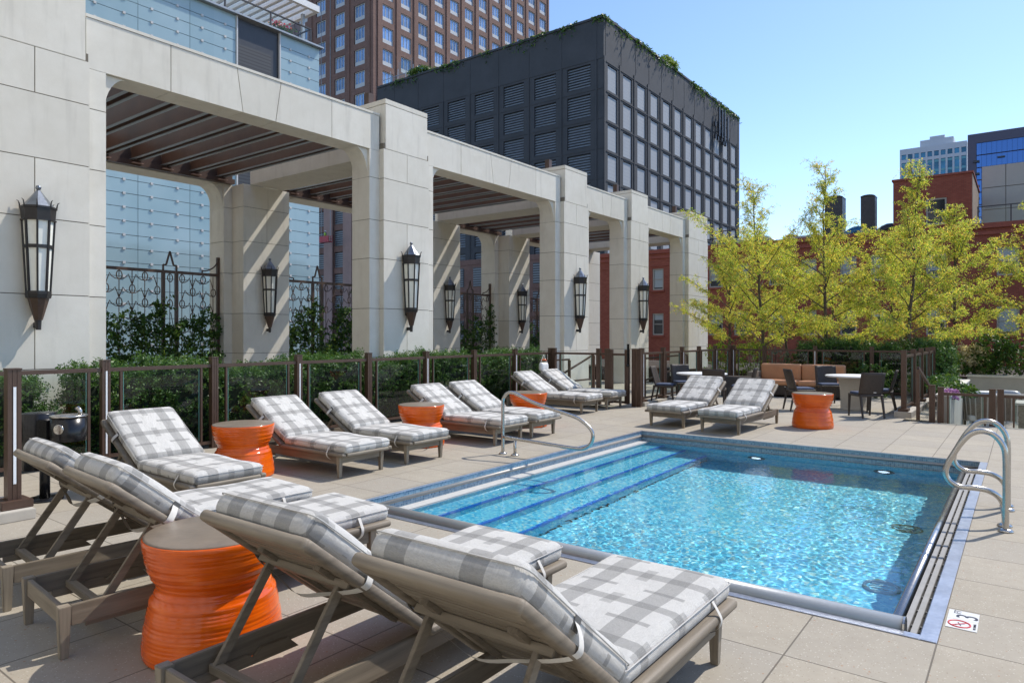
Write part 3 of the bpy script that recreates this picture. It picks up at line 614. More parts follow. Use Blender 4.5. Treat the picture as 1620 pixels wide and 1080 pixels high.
    # curved brackets
def bracket(m_, y, sgn, x0, x1, w_=.33, h_=.57, zt=5.44):
    n = 10; poly = [(y, zt)] + [(y + sgn * w_ * (1 - math.sin(t)), zt - h_ * (1 - math.cos(t)) ) for t in [math.pi / 2 * k / n for k in range(n + 1)]]
    # concave quarter: from (y+w, zt) to (y, zt-h)
    poly = [(y - sgn * .001, zt - .001)] + [(y + sgn * w_ * (1 - math.sin(math.pi / 2 * k / n)), zt - .001 - h_ * (1 - math.cos(math.pi / 2 * k / n))) for k in range(n + 1)] + [(y - sgn * .001, zt - h_)]
    m_.prism(poly, lambda a, b: V((x0, a, b)), lambda a, b: V((x1, a, b)))
for i in range(5):
    a = PC[i] + HW + .27; b = (PC[i + 1] - HW if i < 4 else 25.76) - .27
    for s_, y in ((1, a), (-1, b)):
        mb = MB(); bracket(mb, y, s_, BX - .50, BX - .06); pg(mb, 'arch_bracket', MT['stone'])
        mb = MB(); bracket(mb, y + (-.05 * s_), s_, -16.9, -16.32, .36, .60); pg(mb, 'arch_bracket', MT['stone'])
    # front beam of separate stones with a tapered keystone
    Y0, Y1 = PC[i] + HW + .001, (PC[i + 1] - HW if i < 4 else 25.76) - .001; c = (Y0 + Y1) / 2; kt, kb = min(.43, (Y1 - Y0) * .11), min(.32, (Y1 - Y0) * .085)
    g = .006
    if Y1 - Y0 > 4.5: L = [(Y0, Y0), (c - 1.56, c - 1.56), (c - kt, c - kb), (c + kt, c + kb), (c + 1.56, c + 1.56), (Y1, Y1)]
    else: L = [(Y0, Y0), (c - kt, c - kb), (c + kt, c + kb), (Y1, Y1)]
    mb = MB()
    for k in range(len(L) - 1):
        t0, b0 = L[k]; t1, b1 = L[k + 1]
        mb.prism([(t0 + g, 6.17), (b0 + g, 5.445), (b1 - g, 5.445), (t1 - g, 6.17)], lambda a, b: V((BX - .54, a, b)), lambda a, b: V((BX, a, b)))
    pg(mb, 'front_beam', MT['stone'])
    mb = MB(); mb.box(BX - .53, BX - .012, Y0, Y1, 5.457, 6.16); pg(mb, 'beam_joint', MT['joint'])
    mb = MB(); mb.box(BX - .56, BX + .012, Y0, Y1, 6.176, 6.22); pg(mb, 'beam_coping', MT['stone'])
    mb = MB(); mb.box(-16.95, -16.27, Y0, Y1, 5.445, 6.10); pg(mb, 'rear_beam', MT['stone'])
    mb = MB(); mb.box(-16.268, -16.10, Y0 + .02, Y1 - .02, 5.46, 5.58); pg(mb, 'ledger', MT['bronze'])
    mb = MB(); mb.box(-16.266, -16.21, Y0 + .02, Y1 - .02, 5.585, 6.09); pg(mb, 'end_plate', MT['bronze'])
    # joists: paired bronze channels with pale lower flanges
    nj = max(3, round((Y1 - Y0 - .5) / .66)); 
    for k in range(nj):
        y = Y0 + .38 + (Y1 - Y0 - .76) * k / (nj - 1)
        mb = MB()
        for s_ in (-1, 1):
            yy = y + s_ * .055
            mb.cur = 0; mb.box(-16.2, BX - .545, min(yy, yy + s_ * .012), max(yy, yy + s_ * .012), 5.601, 5.97); mb.cur = 1; mb.box(-16.2, BX - .545, min(yy, yy + s_ * .062), max(yy, yy + s_ * .062), 5.585, 5.60)
        mb.cur = 0
        for x in (-15.2, -13.6, -12.1): mb.box(x, x + .08, y - .04, y + .04, 5.72, 5.96)
        pg(mb, 'joist', [MT['joistb'], MT['flange']])
        mb = MB(); mb.box(-16.098, -15.99, y - .11, y + .11, 5.50, 5.512); pg(mb, 'joist_shoe', MT['pinkstone'])
# ------------------------------------------------------------------ lanterns
def make_lantern():
    t = thing('wall_lantern', 'x', 'wall lantern', (0, 0, 0), 0, 'tall octagonal lanterns on the pergola piers')
    n = 8; rot = math.pi / 8; cx = .14                        # axis offset from wall (local +x outward), z=0 at spike tip
    def ring(m_, z0, z1, r0, r1): m_.lathe([(r0, z0), (r1, z1)], (cx, 0, 0), n, rot, False)
    mb = MB(); ring(mb, 1.63, 1.86, .205, .02); mb.lathe([(.001, 1.85), (.03, 1.86), (.04, 1.885), (.03, 1.91), (.001, 1.92)], (cx, 0, 0), 12); mb.build('roof', MT['roofmetal'], t)
    mb = MB(); ring(mb, 1.46, 1.60, .215, .228); ring(mb, 1.602, 1.628, .240, .240); ring(mb, 1.44, 1.458, .230, .230)
    mb.build('crown_band', MT['iron'], t)
    for k in range(8):
        a = rot + k * math.pi / 4; d = V((math.cos(a), math.sin(a), 0)); b = V((cx, 0, 0))
        if b.x + d.x * .3 < .02: continue
        mb = MB(); mb.tube([b + d * .228 + V((0, 0, 1.60)), b + d * .235 + V((0, 0, 1.655)), b + d * .245 + V((0, 0, 1.69)), b + d * .27 + V((0, 0, 1.705))], [.012, .010, .008, .003], 6); mb.build('horn', MT['iron'], t)
    mb = MB(); ring(mb, .50, 1.44, .14, .195); mb.build('glass_shade', MT['lampglass'], t)
    mb = MB()
    for k in range(8):
        a = rot + k * math.pi / 4; d = V((math.cos(a), math.sin(a), 0)); mb.bar(V((cx, 0, .48)) + d * .150, V((cx, 0, 1.45)) + d * .206, .026, .026, up=d)
    for z, r in ((1.10, .18), (.49, .152)):
        q = [V((cx, 0, z)) + V((math.cos(rot + k * math.pi / 4), math.sin(rot + k * math.pi / 4), 0)) * (r + .004) for k in range(8)]
        for k in range(8): mb.bar(q[k], q[(k + 1) % 8], .022, .045)
    mb.build('cage', MT['iron'], t)
    mb = MB(); ring(mb, .42, .475, .158, .172); mb.build('lower_band', MT['iron'], t)
    mb = MB(); ring(mb, .13, .419, .055, .14); mb.build('cone', MT['bronze'], t)
    mb = MB(); ring(mb, 0, .129, .035, .042); mb.box(0, cx, -.02, .02, .03, .10); mb.build('spike', MT['iron'], t)
    mb = MB(); mb.box(0, .03, -.07, .07, .35, 1.5); mb.build('back_plate', MT['iron'], t)
    t.scale = (.9, .88, 1)
    return t
L0 = make_lantern(); L0.location = (FX, 3.48, 1.69); L0['label'] = 'largest nearest iron lantern on the pier at the left of the picture'
for (x, y, lb) in ((FX, 10.38, 'iron lantern on the sunlit second front pier, right of the first bay'), (FX, 17.31, 'iron lantern on the sunlit third front pier'), (FX, 21.49, 'farthest iron lantern on the sunlit front piers'),
                   (-15.75, 10.38, 'iron lantern on the shaded rear pier seen through the first bay'), (-15.75, 17.31, 'iron lantern on the shaded rear pier seen left in the second bay'), (-15.75, 21.49, 'iron lantern on the shaded rear pier seen right in the second bay')):
    dup(L0, (x, y, 1.69), 0, lb)
# ------------------------------------------------------------------ iron trellis screens between rear piers
def trellis(y0, y1, lb, x=-16.5, zt=3.18):
    t = thing('iron_trellis', lb, 'trellis screen', (x, y0, 0), 0, 'iron trellis screens between the rear piers')
    Lg = y1 - y0; post = [.03]; k = 1.05
    twin = [(1.10, 1.42), (Lg - 1.42, Lg - 1.10)] if Lg > 4 else [(Lg / 2 - .16, Lg / 2 + .16)]
    mb = MB(); mb.box(-.03, .03, 0, Lg, zt - .07, zt); mb.build('top_rail', MT['bronze'], t)
    xs = [.03, Lg - .03] + [q for p_ in twin for q in p_]
    for a in xs:
        mb = MB(); mb.box(-.035, .035, a - .035, a + .035, 0, zt - .071 if a not in (.03, Lg - .03) else zt + .42); mb.build('post', MT['bronze'], t)
    for a, b in twin:
        c = (a + b) / 2; mb = MB(); P = [(0, a, zt), (0, a, zt + .13), (0, a + .07, zt + .13), (0, c, zt + .46), (0, b - .07, zt + .13), (0, b, zt + .13), (0, b, zt)]
        for u, v_ in zip(P, P[1:]): mb.bar(u, v_, .035, .035, up=(1, 0, 0))
        mb.build('finial', MT['bronze'], t)
    for a, s_ in ((.03, 1), (Lg - .03, -1)):
        mb = MB(); mb.tube([(0, a + s_ * .42 * (1 - math.sin(q * .157)), zt + .05 + .36 * (1 - math.cos(q * .157))) for q in range(11)] , .017, 6); mb.tube([(0, a + s_ * .42, zt), (0, a + s_ * .42, zt + .06)], .017, 6); mb.build('scroll', MT['bronze'], t)
    # rod and ellipse lattice
    edges = sorted(xs); mb = MB(); row = 0
    for e0, e1 in zip(edges, edges[1:]):
        if e1 - e0 < .2: continue
        nr = max(1, round((e1 - e0) / .30)); sp = (e1 - e0) / nr
        for i in range(nr):
            yy = e0 + sp * (i + .5); off = (i % 2) * .31
            mb.tube([(0, yy, 0), (0, yy, zt - .07)], .010, 5)
            z = zt - .18 - off
            while z > .5:
                mb.tube([(0.012, yy + .062 * math.cos(q * .5236), z + .098 * math.sin(q * .5236)) for q in range(12)], .012, 5, closed=True)
                for s_ in (-1, 1):
                    if abs(yy + s_ * sp * .66 - (e0 + e1) / 2) < (e1 - e0) / 2:
                        mb.tube([(0, yy, z - .10), (0, yy + s_ * sp * .3, z - .085), (0, yy + s_ * sp * .55, z - .04), (0, yy + s_ * sp * .70, z + .03), (0, yy + s_ * sp * .84, z - .07), (0, yy + s_ * sp * .98, z - .2)], .011, 5)
                z -= .62
    mb.build('lattice', MT['bronze'], t)
    return t
bays = [(4.37, 9.49), (11.27, 16.42), (18.2, 20.6), (22.38, 25.5)]
for (a, b), lb in zip(bays, ('scrolled iron trellis in the first bay beside the glass wall', 'scrolled iron trellis with dense vines in the second bay', 'narrow scrolled iron trellis in the third bay', 'farthest scrolled iron trellis in the last bay')): trellis(a, b, lb)
def vine(y0, y1, top, dens, lb, seed, x=-16.42):
    rnd = random.Random(seed); mb = MB(); seeds = []; n = int((y1 - y0) * dens)
    for _ in range(n):
        yy = rnd.uniform(y0, y1); lim = top * (.62 + .55 * noise.noise(V((yy * 1.6, seed, 0))) + .15); z = lim * rnd.random() ** .8
        if z < .1: z = .3
        seeds.append((V((x + rnd.uniform(-.12, .14), yy, z)), V((rnd.uniform(-.2, .9), rnd.uniform(-1, 1), rnd.uniform(-.2, 1)))))
    sprigs(mb, seeds, .28, 11, .09, .06, .3, .8, rnd)
    o = thing('climbing_vine', lb, 'climbing plant', (x, y0, 0), 0, 'vines climbing the iron trellises')
    f = mb.build('foliage', MT['ivy']); f.parent = o; f.matrix_parent_inverse = Matrix.Translation((-x, -y0, 0))
    mb = MB()
    for k in range(int((y1 - y0) * 3)):
        yy = rnd.uniform(y0, y1); P = [(x, yy + .1 * math.sin(j * 1.3 + k), j * top / 6) for j in range(6)]; mb.tube(P, .009, 5)
    s_ = mb.build('stem', MT['barkd']); s_.parent = o; s_.matrix_parent_inverse = Matrix.Translation((-x, -y0, 0))
vine(4.4, 9.4, 2.6, 240, 'glossy climbing vine on the trellis of the first bay', 1); vine(11.3, 14.1, 2.9, 250, 'dense vine left on the second trellis', 2); vine(14.2, 16.4, 2.9, 270, 'dense leafy vine right on the second trellis', 3)
vine(18.2, 20.6, 2.7, 160, 'leafy vine in the third bay', 4); vine(22.4, 25.4, 2.2, 120, 'leafy vine in the last bay', 5)

# ================================================================== FENCES
def fence(name, lb, pts, z0=0, curb=None, strips=0, zt=1.295, skip=(), group='brown metal fences with glass panels'):
    t = thing(name, lb, 'fence', (*pts[0], z0), 0, group); O = V((*pts[0], z0))
    def bld(m_, n_, mat, par=t, **k): o = m_.build(n_, mat, **k); o.parent = par; return o
    for i, p in enumerate(pts):
        a = V((*p, z0)) - O; dd = (V(pts[min(i + 1, len(pts) - 1)]) - V(pts[max(i - 1, 0)])).normalized(); ang = math.atan2(dd.y, dd.x)
        T = Matrix.Translation(a) @ Matrix.Rotation(ang, 4, 'Z'); mb = MB(); b = curb or 0
        for k in (-1, 0, 1): mb.box(k * .034 - .0145, k * .034 + .0145, -.045, .045, b, zt, T)
        mb.box(-.044, .044, -.036, .036, b, zt - .006, T); mb.box(-.052, .052, -.05, .05, zt + .0005, zt + .012, T)
        po = bld(mb, 'post', MT['fence'])
        if curb:
            mb = MB(); mb.box(-.13, .13, -.09, .09, b, b + .055, T); bld(mb, 'foot_plate', MT['bronze'], bev=.004)
        if strips and i % 2 == strips - 1:
            mb = MB(); mb.box(-.010, .010, -.0495, -.046, b + .12, zt - .13, T); mb.build('light_strip', MT['strip'], po)
    for i in range(len(pts) - 1):
        if i in skip: continue
        a, b_ = V((*pts[i], 0)), V((*pts[i + 1], 0)); d = (b_ - a); Ln = d.length; d.normalize(); a0 = V((*pts[i], z0)) - O
        T = Matrix.Translation(a0) @ Matrix.Rotation(math.atan2(d.y, d.x), 4, 'Z'); b = (curb or 0) + .06; rt = zt - .09
        mb = MB(); mb.box(.045, Ln - .045, -.022, .022, rt - .05, rt, T); bld(mb, 'top_rail', MT['fence'], bev=.004)
        mb = MB(); mb.box(.045, Ln - .045, -.018, .018, b, b + .045, T); bld(mb, 'bottom_rail', MT['fence'])
        e = min(.19, Ln * .14) 
        if Ln > .7:
            for x in (e, Ln - e): mb = MB(); mb.box(x - .014, x + .014, -.02, .02, b + .046, rt - .051, T); bld(mb, 'stile', MT['fence'])
            g0, g1 = e + .03, Ln - e - .03
        else: g0, g1 = .06, Ln - .06
        mb = MB(); z1, z2 = b + .06, rt - .06
        q = [T @ V(c) for c in ((g0, 0, z1), (g1, 0, z1), (g1, 0, z2), (g0, 0, z2))]; mb.add(q, [(0, 1, 2, 3)])
        mb.cur = 1
        for x in (g0, g1): mb.box(x - .003, x + .003, -.005, .005, z1, z2, T)
        bld(mb, 'glass_panel', [MT['glass'], MT['gedge']])
    if curb:
        for i in range(len(pts) - 1):
            a, b_ = V((*pts[i], 0)) - V((O.x, O.y, 0)), V((*pts[i + 1], 0)) - V((O.x, O.y, 0)); d = (b_ - a); Ln = d.length
            T = Matrix.Translation(a) @ Matrix.Rotation(math.atan2(d.y, d.x), 4, 'Z'); mb = MB()
            n = max(1, round(Ln / .7)); s0 = -.17 if i == 0 else 0; s1 = Ln + (.17 if i == len(pts) - 2 else 0)
            for k in range(n): mb.box(s0 + (s1 - s0) * k / n + .003, s0 + (s1 - s0) * (k + 1) / n - .003, -.15, .15, 0, curb, T)
            bld(mb, 'stone_curb', MT['curb'], bev=.006)
    return t
mainY = [-.5, .95, 2.40, 3.84, 5.295, 6.73, 8.20, 9.67, 11.12, 12.58, 14.05]
fence('glass_fence', 'long brown metal fence with glass panels behind the row of loungers', [(-9.35, y) for y in mainY], strips=2)
fence('glass_fence', 'short brown fence with glass panel across the end of the lounger row', [(-9.24, 14.05), (-7.99, 14.05), (-7.76, 14.05)], strips=0)
fence('glass_fence', 'brown fence with glass panels on a stone curb left of the dining tables', [(-7.03, 14.35), (-7.05, 15.55), (-7.07, 16.75), (-7.09, 17.95), (-7.1, 19.2), (-7.1, 20.42)], curb=.09, zt=1.31, strips=1)
fence('glass_fence', 'far brown fence with glass panels behind the tan bench', [(-7.0, 20.5), (-6.1, 20.5), (-4.7, 20.5), (-3.27, 20.5), (-1.87, 20.5)], zt=1.30, strips=1)
fence('glass_fence', 'brown fence with glass panels on a stone curb right of the dining tables', [(-1.90, 15.45), (-1.88, 16.75), (-1.87, 18.0), (-1.86, 19.25), (-1.85, 20.4)], curb=.12, zt=1.31)
fence('glass_fence', 'low brown fence with glass panels by the sunken terrace at the far right', [(-1.245, 15.05), (-.456, 15.05)], z0=-.66, zt=1.30)
fence('glass_fence', 'low brown fence at the far right edge beside the sunken terrace', [(-.335, 15.05), (1.2, 15.05), (2.7, 15.05)], z0=-.66, zt=1.30)
tpost = thing('gate_post', 'slim brown post at the top of the terrace stairs', 'post', (-1.385, 15.05, -.66)); mb = MB()
for k in (-1, 0, 1): mb.box(k * .034 - .0145, k * .034 + .0145, -.045, .045, 0, 1.33)
mb.build('shaft', MT['fence'], tpost); mb = MB(); mb.box(-.055, .055, -.05, .05, 1.331, 1.345); mb.build('cap', MT['fence'], tpost)
# left end post on its stone block
t = thing('end_post', 'thick brown post on a stone block at the left picture edge', 'post', (-7.22, 2.2, 0)); mb = MB()
for k in (-1, 0, 1): mb.box(-.05, .05, k * .036 - .016, k * .036 + .016, .16, 1.31)
mb.box(-.044, .044, -.045, .045, .16, 1.30); mb.box(-.056, .056, -.056, .056, 1.311, 1.325); mb.build('shaft', MT['fence'], t)
mb = MB(); mb.box(-.045 + .098, .051 + .0035, -.011, .011, .3, 1.16); mb.build('light_strip', MT['strip'], t)
mb = MB(); mb.box(-.13, .13, -.12, .12, .09, .159); mb.build('foot_plate', MT['bronze'], t, bev=.004)
mb = MB(); mb.box(-.55, .22, -1.9, .11, 0, .089); mb.build('stone_block', MT['curb'], t, bev=.006)
# gate
t = thing('pool_gate', 'closed brown gate with narrow glass pane and black latch', 'gate', (-7.67, 14.05, 0)); mb = MB()
for x in (0, .42): 
    for k in (-1, 0, 1): mb.box(x + k * .034 - .0145, x + k * .034 + .0145, -.04, .04, .05, 1.29)
mb.box(.05, .37, -.02, .02, 1.15, 1.2); mb.box(.05, .37, -.02, .02, .06, .11); mb.build('gate_frame', MT['fence'], t)
mb = MB(); mb.add([(.055, 0, .11), (.365, 0, .11), (.365, 0, 1.15), (.055, 0, 1.15)], [(0, 1, 2, 3)]); mb.build('glass_panel', MT['glass'], t)
mb = MB(); mb.box(.45, .50, -.07, -.045, .92, 1.42); mb.box(.462, .488, -.085, -.07, .98, 1.36); mb.tube([(.475, -.1, .93), (.475, -.02, .93)], .03, 10); mb.build('latch', MT['black'], t)
for x in (.60, .73):
    mb = MB()
    for k in (-1, 0, 1): mb.box(x + k * .034 - .0145, x + k * .034 + .0145, -.045, .045, 0, 1.31)
    mb.box(x - .044, x + .044, -.036, .036, 0, 1.30); mb.build('gate_post', MT['fence'], t)
# stair handrails seen through the gate and at the right
def hrail(lb, segs, posts, loc):
    t = thing('stair_handrail', lb, 'handrail', loc, 0, 'brown handrails of the stairs'); mb = MB()
    for a, b in segs: mb.bar(a, b, .04, .045)
    mb.build('rail', MT['fence'], t)
    for p, h in posts: mb = MB(); mb.box(p[0] - .03, p[0] + .03, p[1] - .03, p[1] + .03, p[2], h); mb.build('post', MT['fence'], t)
hrail('brown sloping handrail behind the fence left of the gate', [((0, -1.0, .30), (0, 1.6, 1.06)), ((.05, .2, .96), (.05, -1.6, .96)), ((0, .2, .36), (0, 1.6, .36))], [((.05, .2, -.2), .935), ((0, 1.6, 0), 1.03)], (-9.95, 15.6, 0))
hrail('brown sloping handrail seen through the glass right of the gate', [((0, 0, .95), (0, 3.6, 1.0)), ((.0, .2, .30), (0, 3.4, .66))], [((0, .0, 0), .92), ((0, 1.8, 0), .95), ((0, 3.6, 0), .97)], (-8.6, 17.2, 0))
hrail('brown sloping handrail going down beside the right glass fence', [((0, 0, 1.00), (.28, 1.35, .16))], [((0, 0, 0), .97)], (-1.62, 15.1, 0))
# ================================================================== SUN LOUNGERS
def make_lounger(ang, slack=0.0, blen=.86):
    """head end at local x=0, foot at x=2.05, +x towards the foot; width along y"""
    t = thing('sun_lounger', 'x', 'sun lounger', (0, 0, 0), 0, 'teak sun loungers with plaid cushions')
    W = .345; hx, hz = .90, .285; a = R(ang)
    for x in (.035, 1.93):
        for s in (-1, 1):
            mb = MB(); mb.bar((x, s * (W - .035), .262), (x + (.0), s * (W - .035), 0), .058, .058, up=(1, 0, 0), taper=.66); mb.build('leg', MT['woodz'], t, bev=.003)
    for s in (-1, 1):
        mb = MB(); mb.box(.065, 1.90, s * (W - .035) - .014, s * (W - .035) + .014, .155, .258); mb.build('side_rail', MT['wood'], t, bev=.003)
        # notched rack inside the side rail
        y = s * (W - .062); P = [(.14, .125), (.14, .165), (.24, .165), (.26, .145), (.30, .175), (.40, .175), (.42, .15), (.46, .185), (.60, .185), (.66, .125)]
        mb = MB(); mb.prism(P, lambda p, q: V((p, y - .010, q)), lambda p, q: V((p, y + .010, q))); mb.build('notched_rack', MT['wood'], t)
    mb = MB(); mb.box(.022, .048, -W + .065, W - .065, .165, .255); mb.build('end_rail', MT['woody'], t, bev=.003)
    mb = MB(); mb.box(1.918, 1.944, -W + .065, W - .065, .165, .255); mb.build('end_rail', MT['woody'], t, bev=.003)
    # seat deck: slats across + rounded edge rails
    mb = MB()
    for k in range(11): x = hx + .01 + k * .1; mb.box(x, x + .09, -W + .03, W - .03, .262, .280)
    mb.build('seat_slats', MT['woody'], t, bev=.003)
    for s in (-1, 1):
        mb = MB(); mb.rbox((hx + 2.06) / 2, s * (W + .002), .272, (2.06 - hx) / 2, .034, .023, .02, 6, 1, 1); mb.build('edge_rail', MT['wood'], t)
    mb = MB(); mb.rbox(2.045, 0, .272, .028, W - .03, .022, .018, 1, 6, 1); mb.build('foot_rail', MT['woody'], t)
    # back panel
    Tb = Matrix.Translation((hx, 0, hz)) @ Matrix.Rotation(a, 4, 'Y')      # local -x runs up the back
    mb = MB()
    for k in range(7):
        x = -.03 - k * (blen - .1) / 7; mb.box(x - (blen - .1) / 7 + .010, x, -W + .03, W - .03, -.012, .008, Tb)
    mb.build('back_panel', MT['woody'], t, bev=.003)
    for s in (-1, 1):
        mb = MB(); mb.rbox(-blen / 2, s * (W + .002), -.004, blen / 2, .034, .024, .02, 6, 1, 1, T=Tb); mb.build('back_rail', MT['wood'], t)
    mb = MB(); mb.rbox(-blen + .035, 0, -.004, .045, W + .03, .026, .022, 1, 6, 1, T=Tb); mb.build('head_rail', MT['woody'], t)
    # prop frame: two struts down to the racks + cross bar
    top = Tb @ V((-.50, 0, -.03)); foot = V((top.x - .27, 0, .19))
    for s in (-1, 1):
        mb = MB(); mb.bar((top.x, s * .245, top.z), (foot.x, s * .245, foot.z), .022, .042, up=(1, 0, 0)); mb.build('prop_strut', MT['wood'], t, bev=.002)
    mb = MB(); mb.box(foot.x - .02, foot.x + .025, -.275, .275, foot.z - .022, foot.z + .018); mb.build('prop_bar', MT['woody'], t, bev=.003)
    T2 = Tb @ Matrix.Translation((-.50, 0, -.05)); mb = MB(); mb.box(-.025, .025, -W + .03, W - .03, .004, .036, T2); mb.build('back_batten', MT['woody'], t, bev=.003)
    for s in (-1, 1): mb = MB(); mb.box(-.62, -.06, s * .20 - .02, s * .20 + .02, -.032, -.013, Tb); mb.build('back_stiffener', MT['wood'], t)
    # cushions
    def uvm(x0, zt, hy, sx):
        def f(q):
            d = max(0, zt - q.z); u = q.x; v = q.y
            if abs(q.y) > hy - .012: v = q.y + math.copysign(d, q.y)
            elif sx and (q.x - x0) * sx > 0: u = q.x + sx * d
            return (u + 10 * .37, v + .0)
        return f
    th = .052; cz = .284 + th
    def sagf(q): q.z -= .006 * math.sin(q.x * 9) * (1 if q.z > 0 else 0); return q
    cs = MB(); cs.rbox(hx + .59, 0, cz, .585, W - .002, th, .046, 16, 10, 2, puff=.014, sag=sagf)
    f1 = uvm(2.03, cz + th, W - .002, 1); c1 = cs.build('seat_cushion', MT['plaid'], t, uvf=f1)
    def piping(hx_, hy_, zt, cx, T, par, rr=.03):
        pts = []
        for sx, sy in ((1, 1), (-1, 1), (-1, -1), (1, -1)):
            for k in range(4):
                an = {(1, 1): 0, (-1, 1): 90, (-1, -1): 180, (1, -1): 270}[(sx, sy)] + k * 30
                pts.append(V((cx + sx * (hx_ - rr) + rr * math.cos(R(an)), sy * (hy_ - rr) + rr * math.sin(R(an)), zt)))
        if T is not None: pts = [T @ q for q in pts]
        m_ = MB(); m_.tube(pts, .0030, 5, closed=True); m_.build('piping', MT['pipe'], par)
    piping(.585, W - .002, cz + th - .022, hx + .59, None, c1)
    bt = .06
    def hump(q):
        if q.x < -.30: q.z += .012 * (abs(q.x + .30) / .15) * (1 if q.z > 0 else .3)
        q.z -= .005 * math.sin(q.x * 11 + 1)
        return q
    cb = MB(); cb.rbox(-blen / 2 - .01 + .01, 0, .012 + bt, blen / 2 + .005, W - .002, bt, .054, 14, 10, 2, puff=.016, sag=hump)
    f2_ = uvm(-blen - .0, .012 + bt * 2, W - .002, 0)
    uvs = [f2_(V(q)) for q in cb.v]; loc_v = list(cb.v); cb.v = [tuple(Tb @ V(q)) for q in cb.v]; it = {tuple(v_): u for v_, u in zip(cb.v, uvs)}
    def f2(q):
        k = tuple(q)
        return it.get(k, (0, 0))
    c2 = cb.build('back_cushion', MT['plaid'], t)
    ul = c2.data.uv_layers.new(name='UVMap')
    for lp in c2.data.loops: ul.data[lp.index].uv = uvs[lp.vertex_index]
    piping(blen / 2 + .004, W - .002, .012 + 2 * bt - .026, -blen / 2, Tb, c2, .04)
    # webbing straps
    def ribbon(pts, w_, up, name='strap'):
        m_ = MB(); vs = []; pts = rail_path(pts, 4)
        for p in pts: vs += [p - V(up) * w_ / 2, p + V(up) * w_ / 2]
        m_.add(vs, [(2 * i, 2 * i + 1, 2 * i + 3, 2 * i + 2) for i in range(len(pts) - 1)], True); m_.build(name, MT['web'], t)
    bx = -.50; up = (Tb.to_3x3() @ V((1, 0, 0)))
    ribbon([Tb @ V((bx, -W - .001, .085)), Tb @ V((bx, -W - .035, .04)), Tb @ V((bx, -W - .042, -.01)), Tb @ V((bx, -W + .03, -.048)), Tb @ V((bx + .02, -.16, -.085)), Tb @ V((bx + .03, 0, -.10 - slack)), Tb @ V((bx + .02, .16, -.085)), Tb @ V((bx, W - .03, -.048)), Tb @ V((bx, W + .042, -.01)), Tb @ V((bx, W + .035, .04)), Tb @ V((bx, W + .001, .085))], .038, up)
    for s in (-1, 1):
        ribbon([V((1.80, s * (W - .0), cz + .02)), V((1.80, s * (W + .03), .31)), V((1.80, s * (W + .045), .275)), V((1.80, s * (W + .03), .235)), V((1.80, s * (W - .02), .20)), V((1.82, s * (W - .10), .175))], .022, (1, 0, 0))
        m_ = MB(); m_.box(bx - .022, bx + .022, s * (W + .0005) - .0015, s * (W + .0005) + .0015, .055, .105, Tb); m_.build('strap_label', MT['label'], t)
    ribbon([V((1.82, -W + .10, .175)), V((1.84, -.15, .13)), V((1.86, .05, .11)), V((1.84, .18, .14)), V((1.82, W - .10, .175))], .018, (1, 0, 0))
    return t
LA = make_lounger(30, .0, .86); LB = make_lounger(39.5, .02, .87)
GL = 'teak sun loungers with plaid cushions'
def put(root, first, x, y, rz, lb):
    if first: 
        index_kids(root)
        root.location = (x, y, 0); root.rotation_euler = (0, 0, rz); root['label'] = lb; return root
    return dup(root, (x, y, 0), rz, lb)
put(LA, 1, -7.92, 3.53, R(-1.5), 'lounger beside the drinking fountain, nearest of the row along the glass fence')
rowA = [(-8.14, 5.33, 0, 'lounger just right of the nearest fence side orange stool'), (-8.14, 6.38, 0, 'lounger left of the second orange stool in the fence row'),
        (-8.15, 8.19, 0, 'lounger right of the second orange stool, behind the entry handrail post'), (-8.14, 9.10, 0, 'lounger left of the third orange stool in the fence row'),
        (-9.20, 12.38, 0, 'lounger set back right of the third orange stool'), (-9.22, 13.48, 0, 'lounger with a bag hung over its head, farthest of the fence row')]
for x, y, a, lb in rowA: put(LA, 0, x, y, R(a), lb)
put(LB, 1, -1.53, 1.37, R(90), 'closest lounger, lower centre of the picture, seen from behind its raised back')
for x, y, a, lb in ((-2.53, 1.36, 90, 'lounger directly right of the big foreground orange stool'), (-4.17, 1.38, 85.5, 'lounger directly left of the big foreground orange stool'),
                    (-5.10, 1.42, 85.5, 'leftmost foreground lounger, partly cut by the picture edge')): put(LB, 0, x, y, R(a), lb)
for x, y, a, lb in ((-4.99, 13.25, -92, 'left one of the two loungers on the far side of the pool'), (-3.95, 13.02, -92, 'lounger beside the orange stool on the far side of the pool')): put(LA, 0, x, y, R(a), lb)

# ------------------------------------------------------------------ orange stools
def make_stool(seed):
    t = thing('drum_stool', 'x', 'side table', (0, 0, 0), 0, 'orange glazed drum stools')
    rnd = random.Random(seed)
    K = [(0, .325), (.012, .338), (.05, .342), (.12, .335), (.20, .322), (.275, .308), (.32, .284), (.345, .272), (.37, .280), (.405, .302), (.45, .318), (.50, .330), (.55, .338), (.585, .342), (.596, .338)]
    prof = []; N = 110
    for i in range(N + 1):
        z = .596 * i / N; j = max(k for k in range(len(K)) if K[k][0] <= z + 1e-9); j = min(j, len(K) - 2)
        f = (z - K[j][0]) / (K[j + 1][0] - K[j][0]); f = f * f * (3 - 2 * f); r = K[j][1] + (K[j + 1][1] - K[j][1]) * f
        r += .0012 * noise.noise(V((z * 70, seed, 0))) + .0007 * math.sin(z * 330 + 4 * noise.noise(V((z * 9, seed, 3))))
        prof.append((r, z))
    mb = MB(); mb.lathe(prof, n=72, rad=lambda a, z: 1 + .006 * noise.noise(V((math.cos(a) * 1.6, math.sin(a) * 1.6, z * 3 + seed))) + .0012 * noise.noise(V((math.cos(a) * 3, math.sin(a) * 3, z * 40 + seed))))
    mb.build('body', MT['orange'], t)
    mb = MB(); mb.lathe([(.332, .590), (.334, .600), (.322, .604), (.15, .6045), (.0005, .605)], n=56); mb.build('top', MT['stooltop'], t)
    return t
